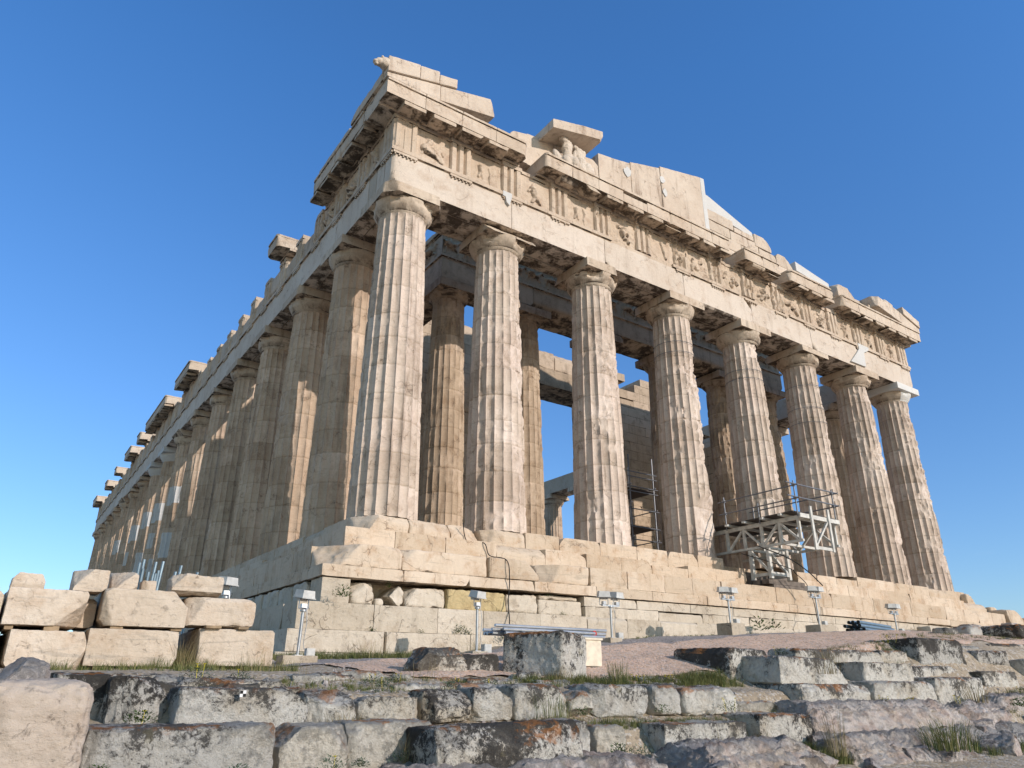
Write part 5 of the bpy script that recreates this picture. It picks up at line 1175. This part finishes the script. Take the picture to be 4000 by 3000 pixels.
# ------------------------------------------------------------------ cantilever platform with its handrail
PX0, PX1, PY0, PY1 = 14.34, 16.45, -2.6, .35
pf = empty('scaffold_platform', (PX0, PY0, 0), 'white framed cantilever platform with grey tube handrails between the middle columns', 'scaffold')
def pb(name, mat, items, parent=pf):
    mb = MB()
    for it in items:
        if len(it) == 2: (lo, hi) = it; mb.box(np.array(lo)-(PX0, PY0, 0), np.array(hi)-(PX0, PY0, 0))
        else:
            p, q, r = it; p = np.array(p)-(PX0, PY0, 0); q = np.array(q)-(PX0, PY0, 0); d = q-p; L = np.linalg.norm(d); d /= L
            u = np.array((1., 0, 0)) if abs(d[0]) < .9 else np.array((0, 1., 0)); v = np.cross(d, u); v /= np.linalg.norm(v); u = np.cross(v, d)
            Mn = np.stack([u, v, d], 1); mb.box((-r, -r, 0), (r, r, L), (Mn, p))
    return build(name, mb, M[mat], parent, smooth=0)
zd, zb0 = 1.22, .30
for x in (PX0, PX1-.1):
    it = [((x, PY0-.35, zd-.16), (x+.1, PY1+.9, zd-.03)), ((x+.003, PY0-.25, zb0+.02), (x+.097, PY1+.9, zb0+.1))]
    ys = [PY0-.2, PY0+.55, PY0+1.3, PY0+2.05, PY0+2.8]
    for k, y in enumerate(ys):
        it.append(((x+.012, y, zb0-.0+.1), (x+.088, y+.10, zd-.14)))
        if k < 4: 
            a, b = (zb0+.12, zd-.2) if k % 2 == 0 else (zd-.2, zb0+.12)
            it.append(((x+.05, y+.13, a), (x+.05, ys[k+1], b), .035))
    pb('side_truss', 'beamw', it)
for y, nm in ((PY0-.33, 'end_frame'),):
    pb(nm, 'beamw', [((PX0-.15, y-.06, zd-.14), (PX1-.02, y+.0, zd+.0)), ((PX0+.37, y-.12, zb0-.25), (PX0+.47, y-.063, zd+.28)), ((PX0+1.35, y-.12, zb0-.25), (PX0+1.45, y-.063, zd+.28)), ((PX0+.47, y-.09, zb0-.22), (PX0+1.35, y-.064, zb0-.12)), ((PX0+.5, y-.05, zb0-.12), (PX0+1.35, y-.05, zd-.15), .03)])
pb('cross_beams', 'beamw', [((PX0-.38, y, zd-.015), (PX1+.1, y+.12, zd+.055)) for y in (PY0+.2, PY0+.95, PY0+1.7, PY0+2.45)]+[((PX0+.1, y, zb0+.01), (PX1-.1, y+.08, zb0+.09)) for y in (PY0+.5, PY0+1.3, PY0+2.)])
pb('deck', 'deck', [((PX0-.25, PY0-.2, zd+.058), (PX1+.1, PY1+.9, zd+.095))])
it = []
for x in (PX0+.02, PX1-1.1):
    for y in (-1.45, -.72): it.append(((x, y, -.72), (x+.12, y+.12, zb0)))
    it += [((x+.02, -1.33, -.62), (x+.1, -.72, -.52)), ((x+.06, -1.35, -.5), (x+.06, -.7, zb0-.05), .035)]
it += [((PX0+.14, -1.44, -.62), (PX1-1.1, -1.36, -.5)), ((PX0+.14, -1.40, zb0-.14), (PX1-1.1, -1.36, zb0-.04)), ((PX0+.16, -1.40, zb0-.14), (PX1-1.11, -1.40, -.52), .035)]
pb('support_leg', 'beamw', it)
def rail(name, p, q, r=.024): 
    mb = MB(); mb.tube([np.array(p)-(PX0, PY0, 0), np.array(q)-(PX0, PY0, 0)], r, 8); return build(name, mb, M['tube'], pf)
yf = PY0-.28
for x, y in ((PX0-.12, yf), (PX1-.05, yf), (PX0-.12, .10), (PX0-.12, -1.35), (PX1-.05, .5)):
    rail('rail_post', (x, y, zd-.1), (x, y, zd+1.12 if (y == yf or y > 0) else zd+.62))
for dz in (.50, .95): rail('handrail', (PX0-.12-.04, yf-.2, zd+dz), (PX0-.12-.04, .35, zd+dz)); rail('handrail', (PX0-.6, yf-.04, zd+dz+.05), (PX1+.15, yf-.04, zd+dz+.05)); rail('handrail', (PX1-.01, yf-.2, zd+dz), (PX1-.01, .7, zd+dz))
mb = MB()
for x, y in ((PX0-.12, yf), (PX1-.05, yf), (PX0-.12, .10)):
    for dz in (.50, .95): mb.box(np.array((x-.045, y-.045, zd+dz-.03))-(PX0, PY0, 0), np.array((x+.045, y+.045, zd+dz+.06))-(PX0, PY0, 0))
build('couplers', mb, M['tube'], pf)
# timber cribbing on the steps
cribs = [(14.5, 16.9, -1.38, -1.06, -.90), (14.3, 16.3, -1.36, -.895, -.735), (14.25, 16.7, -.62, -1.06, -.86), (14.3, 15.7, -.60, -.855, -.66), (14.4, 16.6, -.58, -.655, -.46), (14.35, 15.3, .2, -.5, -.30), (15.2, 17.2, .2, -.5, -.26)]
for k, (x0, x1, y, z0, z1) in enumerate(cribs):
    for j in range(2):
        mb = MB(); V, Q = stone((x0, y+j*.38, z0), (x1-.2*j, y+.3+j*.38, z1), res=.12, rnd=.01, chip=.02, disp=.005, seed=k+j*9); mb.add(V, Q)
        tag(build('railway_sleeper', mb, M['wood'], loc=((x0+x1)/2, y, z0)), 'dark old timber sleeper in the crib under the white platform', 'timber', 'timber sleepers cribbed under the platform')
# dark tube tower inside the porch
tw = empty('tube_tower', (12.5, 3.2, .1), 'dark tube scaffold tower inside, between the third and fourth front columns', 'scaffold')
mb = MB()
for x, y in ((0, 0), (1.3, 0), (0, 1.4), (1.3, 1.4)): mb.tube([(x, y, -.1), (x, y, 4.4)], .03, 8)
build('uprights', mb, M['tube'], tw)
mb = MB()
for z in (.3, 1.0, 1.5, 2.2, 2.9, 3.1, 3.5, 3.7): mb.tube([(-.15, -.03, z), (1.5, -.03, z)], .022, 7); mb.tube([(-.15, 1.43, z+.03), (1.5, 1.43, z+.03)], .022, 7)
for z in (1.0, 2.2, 3.1): mb.tube([(-.03, -.1, z+.05), (-.03, 1.5, z+.05)], .022, 7); mb.tube([(1.33, -.1, z+.05), (1.33, 1.5, z+.05)], .022, 7)
build('ledgers', mb, M['tube'], tw)
mb = MB(); mb.box((-.05, .0, 1.52), (1.4, 1.4, 1.56)); mb.box((.0, .1, .28), (1.3, 1.3, .36)); mb.box((-.05, .0, 3.0), (1.4, 1.4, 3.04)); build('boards', mb, M['deck'], tw)
# tubes of a far scaffold seen over the wall
fs = empty('far_scaffold', (9.0, 20, 12.0), 'thin dark scaffold poles crossing in the gap beside the inner corner column', 'scaffold')
mb = MB(); mb.tube([(-1.5, 0, 3.6), (9, 0, 4.0)], .05, 7); mb.tube([(1.5, 0, 2.4), (4.5, 0, 7.2)], .05, 7); mb.tube([(7, .2, 1), (7, .2, 5)], .05, 7)
build('poles', mb, M['tube'], fs)
# cables
def cable(name, pts, r, label):
    p = [np.array(q) for q in pts]; out = []
    for i in range(len(p)-1):
        a, b = p[i], p[i+1]; p0 = p[max(i-1, 0)]; p3 = p[min(i+2, len(p)-1)]
        for k in range(6):
            t = k/6; out.append(.5*((2*a)+(-p0+b)*t+(2*p0-5*a+4*b-p3)*t*t+(-p0+3*a-3*b+p3)*t**3))
    out.append(p[-1]); c = out[0].copy(); mb = MB(); mb.tube([q-c for q in out], r, 6)
    o = build(name, mb, M['black'], loc=None); o.location = c; return tag(o, label, 'cable')
cable('cable', [(2.95, -.05, .05), (3.05, -.12, -.45), (3.2, -.75, -.58), (3.35, -.80, -.9), (3.45, -1.46, -1.10), (3.5, -1.52, -1.6), (3.45, -1.54, -2.1), (3.3, -1.80, -2.5), (3.2, -2.05, -3.0), (3.3, -2.5, -3.15)], .014, 'thin black cable hanging down the steps behind the third floodlight')
cable('cable', [(13.6, -.9, .1), (14.9, -1.7, -.35), (15.3, -1.75, -.55), (15.6, -1.9, -.9), (15.7, -2.0, -1.5), (15.3, -2.3, -2.1), (15.0, -2.6, -2.5)], .014, 'thin black cable running from under the white platform down to the path')
cable('cable', [(13.4, -1.75, .22), (14.6, -2.0, -.10), (15.3, -2.2, -.5), (15.9, -2.3, -.95)], .02, 'thick black cable slanting below the white platform')
# wires round the cracked columns are thin tie rods
for x, zs in ((13.29, (8.45, 8.0)), (17.59, (8.3, 7.9)), (21.88, (8.6, 7.5, 6.8)), ):
    for z in zs:
        rr_ = .952+(.745-.952)*z/HN+.018*math.sin(math.pi*z/HN)+.006; th = np.linspace(0, 2*math.pi, 41)
        mb = MB(); mb.tube([(rr_*math.cos(a), rr_*math.sin(a), z) for a in th], .011, 5, cap=False)
        o = build('tie_wire', mb, M['tube'], T); o.location = (x-TL[0], 1.02-TL[1], float(curv(x, 1)))
# ------------------------------------------------------------------ plants
def blades(mb, x, y, z, n, h, spread, w, rr, droop=.4, tint=(0, 1), seg=3):
    V = []; Q = []; T_ = []; k = 0
    for _ in range(n):
        a = rr.uniform(0, 6.283); r = spread*math.sqrt(rr.random())*.45; bx, by = x+math.cos(a)*r, y+math.sin(a)*r
        hh = h*rr.uniform(.5, 1.1); d = a+rr.uniform(-.8, .8); lean = rr.uniform(.1, 1)*droop*hh; ww = w*rr.uniform(.6, 1.2); px, py = -math.sin(d+rr.uniform(-1, 1))*ww, math.cos(d)*ww
        t = rr.uniform(*tint)
        for s in range(seg+1):
            u = s/seg; cx = bx+math.cos(d)*lean*u*u; cy = by+math.sin(d)*lean*u*u; cz = z+hh*u*(1-.25*u*droop); f = (1-u)**.7+.06
            V += [(cx-px*f, cy-py*f, cz), (cx+px*f, cy+py*f, cz)]; T_ += [t, t]
        for s in range(seg): b = k+2*s; Q.append((b, b+1, b+3, b+2))
        k += 2*(seg+1)
    mb.add(np.array(V), np.array(Q), np.array(T_)); return mb
gz = lambda x, y: float(ground_z(np.array([x]), np.array([y]))[0])
rg = random.Random(99)
mb = MB()
def strip(x0, x1, y0, y1, n, h=(.05, .14), zz=None, k=22, sp=.13):
    for _ in range(n):
        x, y = rg.uniform(x0, x1), rg.uniform(y0, y1)
        blades(mb, x, y, (gz(x, y) if zz is None else zz)-.01, k, rg.uniform(*h), sp, .0035, rg, droop=.7)
strip(-3.0, .2, -3.4, -2.5, 416, (.08, 0.253)); strip(-3.4, -2.2, -3.0, -2.3, 80, (.1, 0.230))
strip(-.8, 3.6, -8.3, -7.8, 528, (.06, 0.184)); strip(-6.0, -.6, -8.7, -7.9, 192, (.04, 0.115)); strip(-1.6, .2, -9.5, -9.3, 96, (.05, 0.161)); strip(.3, 3.2, -9.75, -9.28, 352, (.04, 0.115))
strip(3.2, 7.6, -9.55, -9.25, 416, (.06, 0.184)); strip(2.6, 3.6, -10.5, -9.9, 192, (.1, 0.299)); strip(4.5, 9.8, -8.1, -7.5, 320, (.05, 0.161)); strip(-6.5, -3.4, -6.2, -5.1, 144, (.08, 0.230)); strip(8, 12.5, -9.6, -9.2, 192, (.05, 0.138))
strip(12, 22, -7.4, -6, 256, (.05, 0.138)); strip(6.5, 9.6, -10.9, -10.0, 160, (.08, 0.230)); strip(2.7, 3.8, -8.3, -7.7, 96, (.08, 0.230)); strip(4, 14, -3.2, -2.6, 112, (.04, 0.115)); strip(-5.4, -4.7, -5.3, -4.9, 96, (.15, 0.402)); strip(11, 13, -9.2, -8.9, 96, (.1, 0.230)); strip(-1.2, -.2, -10.2, -10.0, 64, (.04, 0.115))
tag(build('grass', mb, M['grass'], smooth=0), kind='stuff')
# pebbles
mb = MB(); rp = random.Random(31)
for _ in range(1500):
    x, y = (rp.uniform(-6.5, 12), rp.uniform(-10.2, -7.6)) if rp.random() < .6 else (rp.uniform(-4, 22), rp.uniform(-7.8, -3.0)); s = rp.uniform(.008, .03)*(1 if rp.random() < .9 else 1.8); z = gz(x, y)
    a = rp.uniform(0, 3); c_, s_ = math.cos(a), math.sin(a)
    mb.box((-s, -s*.7, -s*.5), (s, s*.7, s*.5), (np.array([(c_, -s_, .1), (s_, c_, .2), (0, .1, 1)]), np.array((x, y, z+s*.3))), tp=.6)
tag(build('pebbles', mb, M['gravel'], smooth=0), kind='stuff')
def leafball(mb, x, y, z, r, n, rr, lw=.02, flat=.6, tint=(0, 1), stems=True):
    for _ in range(n):
        a = rr.uniform(0, 6.283); u = rr.random()**.5; el = rr.uniform(0, 1.4); p = np.array((x+math.cos(a)*math.cos(el)*r*u, y+math.sin(a)*math.cos(el)*r*u, z+math.sin(el)*r*flat*u+.01))
        d = np.array((math.cos(a+rr.uniform(-.6, .6)), math.sin(a+rr.uniform(-.6, .6)), rr.uniform(-.1, .9))); d /= np.linalg.norm(d); s = np.cross(d, (rr.uniform(-.4, .4), rr.uniform(-.4, .4), 1)); s /= np.linalg.norm(s); L = lw*rr.uniform(1.2, 2.6); w_ = lw*.42
        V = [p, p+d*L*.4+s*w_, p+d*L*.45-s*w_*1.0, p+d*L]
        mb.add(np.array([V[0], V[1], V[3], V[2]]), np.array([(0, 1, 2, 3)]), rr.uniform(*tint))
def herb(x, y, z, r, label, n=170, mat='herb', fl=0, lw=.016, flat=.7, cat='plant', name='low_herb', group=None, tall=0, ft=None):
    rr = random.Random(int(abs(x*77+y*31)*10)); t = empty(name, (x, y, z), label, cat, group); mb = MB(); leafball(mb, 0, 0, 0, r, n, rr, lw, flat)
    build('leaves', mb, M[mat], t, smooth=0)
    if tall: mb = MB(); blades(mb, 0, 0, 0, tall, ft or r*2.4, r, .0022, rr, droop=.5, seg=4); build('stalks', mb, M['dry'], t, smooth=0)
    for k in range(fl):
        mb = MB(); a = rr.uniform(0, 6.28); q = rr.uniform(.2, .9)*r; p = np.array((math.cos(a)*q, math.sin(a)*q, r*flat*rr.uniform(.8, 1.3)))
        mb.tube([(p[0]*.7, p[1]*.7, 0), tuple(p)], .002, 4)
        for j in range(6):
            b = j*1.047; mb.add(np.array([p, p+(.018*math.cos(b-.4), .018*math.sin(b-.4), .010), p+(.028*math.cos(b), .028*math.sin(b), .014), p+(.018*math.cos(b+.4), .018*math.sin(b+.4), .010)]), np.array([(0, 1, 2, 3)]))
        build('flower', mb, M['flower'], t, smooth=0)
GH = 'low grey green herbs between the stones'
for (x, y, z, r, lab, kw) in [
 (-5.35, -10.42, -4.78, .13, 'grey green herb at the bottom between the huge block and the smooth beige block', {}),
 (-4.45, -10.25, -4.80, .16, 'grey green herb with one yellow flower below the smooth beige blocks', dict(fl=1)),
 (-4.15, -10.2, -4.80, .10, 'small herb right of the flowering one at the bottom', {}),
 (-3.62, -10.05, -4.80, .15, 'tufted herb in the shadow left of the black and white lichened block', dict(tall=30, ft=.35)),
 (-5.95, -9.25, -4.42, .15, 'bright green herb with a yellow flower at the foot of the dark grey block', dict(mat='leaf', fl=1, lw=.02)),
 (-6.38, -10.4, -4.74, .12, 'dark herb left of the huge foreground block', dict(mat='leaf')),
 (-5.25, -8.2, -4.06, .22, 'broad silvery herb with yellow flowers before the marble pile', dict(fl=3, n=260)),
 (-4.75, -8.0, -4.06, .15, 'silvery herb right of the broad one before the marble pile', dict(fl=1)),
 (-3.95, -7.9, -4.07, .13, 'silvery herb with a flower below the leaning floodlight', dict(fl=1, tall=14, ft=.3)),
 (-3.2, -8.25, -4.08, .13, 'flowering herb behind the orange lichened slabs', dict(fl=2)),
 (-2.75, -8.0, -4.08, .16, 'wide herb patch with flowers left of the round topped boulder', dict(fl=2, n=220)),
 (-2.4, -8.8, -4.12, .10, 'small herb in the middle of the orange lichen', {}),
 (-3.35, -8.9, -4.12, .12, 'herb in a dark hollow of the orange slabs', dict(fl=1)),
 (-1.9, -8.1, -4.1, .12, 'flowering herb at the foot of the round topped boulder', dict(fl=3)),
 (-1.4, -8.2, -4.1, .11, 'herb with yellow flowers between the two boulders', dict(fl=2)),
 (-.75, -8.3, -4.1, .10, 'small yellow flowered herb under the tall dark block', dict(fl=2)),
 (.75, -8.15, -4.08, .17, 'silver herb cushion right of the tall dark standing block', dict(n=260)),
 (1.5, -8.1, -4.05, .14, 'green flowering herb in the grass below the pink bank', dict(mat='leaf', fl=4)),
 (2.2, -8.1, -4.05, .14, 'right hand green flowering herb below the pink bank', dict(mat='leaf', fl=5)),
 (-.95, -10.25, -4.84, .16, 'dark green herb in the gap right of the lichened block', dict(mat='leaf', lw=.022)),
 (-.50, -10.15, -4.86, .15, 'grey green herb below the small upright block', dict(n=200)),
 (.10, -10.05, -4.84, .10, 'small grey herb left of the long squared block', {}),
 (.55, -9.5, -4.45, .16, 'leafy green herb under the grey topped block', dict(mat='leaf', fl=0)),
 (1.95, -9.5, -4.45, .20, 'leafy flowering herb under the long round shouldered block', dict(mat='leaf', fl=3, n=240)),
 (-.9, -9.55, -4.45, .16, 'dark green herb before the small rounded stone', dict(mat='leaf')),
 (1.9, -10.1, -4.88, .13, 'herb with thin stalks at the foot of the long squared block', dict(tall=16, ft=.4)),
 (6.0, -9.5, -4.42, .18, 'yellow flowering herb under the long shaded block', dict(mat='leaf', fl=5)),
 (6.9, -9.45, -4.42, .15, 'herb with a cluster of yellow flowers under the two toned block', dict(mat='leaf', fl=7)),
 (8.7, -9.5, -4.42, .17, 'yellow flowered herb left of the spiky dry plant', dict(mat='leaf', fl=4)),
 (10.2, -9.95, -4.50, .26, 'broad green herb on the pink bedrock hump', dict(mat='leaf', lw=.03, n=240)),
 (10.6, -10.45, -4.75, .2, 'green herb low at the right edge of the picture', dict(mat='leaf', lw=.028)),
 (12.2, -9.3, -4.3, .25, 'green herb between the bedrock and the cut block at the right', dict(mat='leaf', lw=.03, fl=2)),
 (9.6, -7.8, -3.2, .22, 'flowering herb before the long dark block', dict(mat='leaf', fl=4)),
 (5.6, -7.8, -3.55, .2, 'flowering herb on top of the bright white block rows', dict(mat='leaf', fl=3)),
]:
    herb(x, y, z, r, lab, group=GH, **kw)
# shrubs rooted in the foundation joints
for (x, y, z, r, lab, n, lw) in [(-1.15, -1.95, -2.35, .20, 'dark leafy shrub growing from the foundation corner joint', 160, .035), (1.9, -1.76, -3.0, .17, 'green shrub in the joint above the grass strip', 170, .028), (2.15, -1.76, -3.02, .12, 'smaller shrub right of the one above the grass strip', 110, .024), (-.3, -1.76, -3.02, .09, 'little fern in the lowest joint of the foundation', 60, .02), (.9, -1.76, -3.02, .09, 'small green tuft in the joint left of the shrub', 60, .02),
        (3.05, -2.2, -3.1, .24, 'bush with dark leaves left of the third floodlight foot', 220, .03), (3.2, -1.45, -2.42, .08, 'tiny plant on the rough course behind the third floodlight', 50, .018), (5.3, -1.45, -2.42, .11, 'small plant on the rough course right of the cable', 70, .02), (.25, -1.3, -2.0, .10, 'moss in the dark gap of the rough course', 90, .018), (4.9, -1.3, -1.92, .08, 'thin greenery under the levelling course', 60, .018), (11.2, -3.1, -2.65, .30, 'broad leaved plant by the wall right of the fourth twin floodlight', 70, .07), (11.9, -3.1, -2.6, .22, 'lower broad leaved plant by the wall', 40, .06), (3.9, -3.1, -3.1, .16, 'scrub beside the cable end at the wall foot', 120, .02)]:
    herb(x, y, z, r, lab, n=n, mat='leaf', lw=lw, flat=1.3, name='wall_shrub', cat='shrub', group='shrubs rooted in the wall joints')
def tuft(x, y, z, n, h, sp, lab, mat='dry', droop=.6, w=.003):
    t = empty('grass_tuft', (x, y, z), lab, 'grass tuft', 'tall grass tufts'); mb = MB(); blades(mb, 0, 0, 0, n, h, sp, w, random.Random(int(x*50+900)), droop=droop, seg=4); build('blades', mb, M[mat], t, smooth=0)
tuft(-1.35, -9.5, -4.46, 120, .38, .5, 'tall grass tuft before the broken pale block', 'grass'); tuft(-.1, -8.0, -4.1, 110, .34, .5, 'dry grass at the foot of the tall dark block', 'dry'); tuft(1.05, -8.1, -4.06, 160, .38, .4, 'upright dark grass tuft below the pink bank', 'grass', .3)
tuft(5.2, -10.9, -5.0, 260, .55, .9, 'dark spiky tuft in the bottom right corner', 'grass', .7, .005); tuft(9.5, -9.45, -4.42, 90, .52, .5, 'spiky dry plant before the round ended cream block', 'dry', .7, .004); tuft(-4.85, -5.4, -3.9, 120, .55, .4, 'dry grass in the gap between the bottom layer marble blocks', 'dry', .5)
tuft(-4.0, -6.2, -3.92, 70, .40, .9, 'thin dry stalks before the block nearest the temple', 'dry', .5, .002); tuft(-.9, -3.1, -3.6, 110, .42, .8, 'straw coloured grass at the foot of the wall', 'dry', .5); tuft(1.6, -3.0, -3.4, 90, .35, .8, 'straw coloured grass left of the third floodlight', 'dry', .5); tuft(-2.4, -7.9, -4.05, 50, .36, .7, 'bare wiry stalks above the herb patch', 'dry', .5, .002)
tuft(-1.0, -6.9, -3.9, 30, .2, .4, 'short wiry stalks beside the second boulder', 'dry'); tuft(2.9, -10.5, -5.0, 70, .65, .35, 'two tall straw stalks at the bottom beside the bedrock', 'dry', .25, .003); tuft(5.4, -8.9, -3.9, 60, .35, .5, 'dry stalks between the upper rows', 'dry', .6); tuft(-4.05, -9.45, -4.48, 90, .22, .5, 'reddish dead twigs under the egg shaped boulder', 'dry', .9, .002)
tuft(6.2, -8.4, -3.7, 130, .40, .8, 'dry grass hanging over the low slab', 'dry', .8); tuft(.9, -10.2, -4.95, 40, .45, .6, 'thin stalk plant before the long squared block', 'dry', .4, .002)
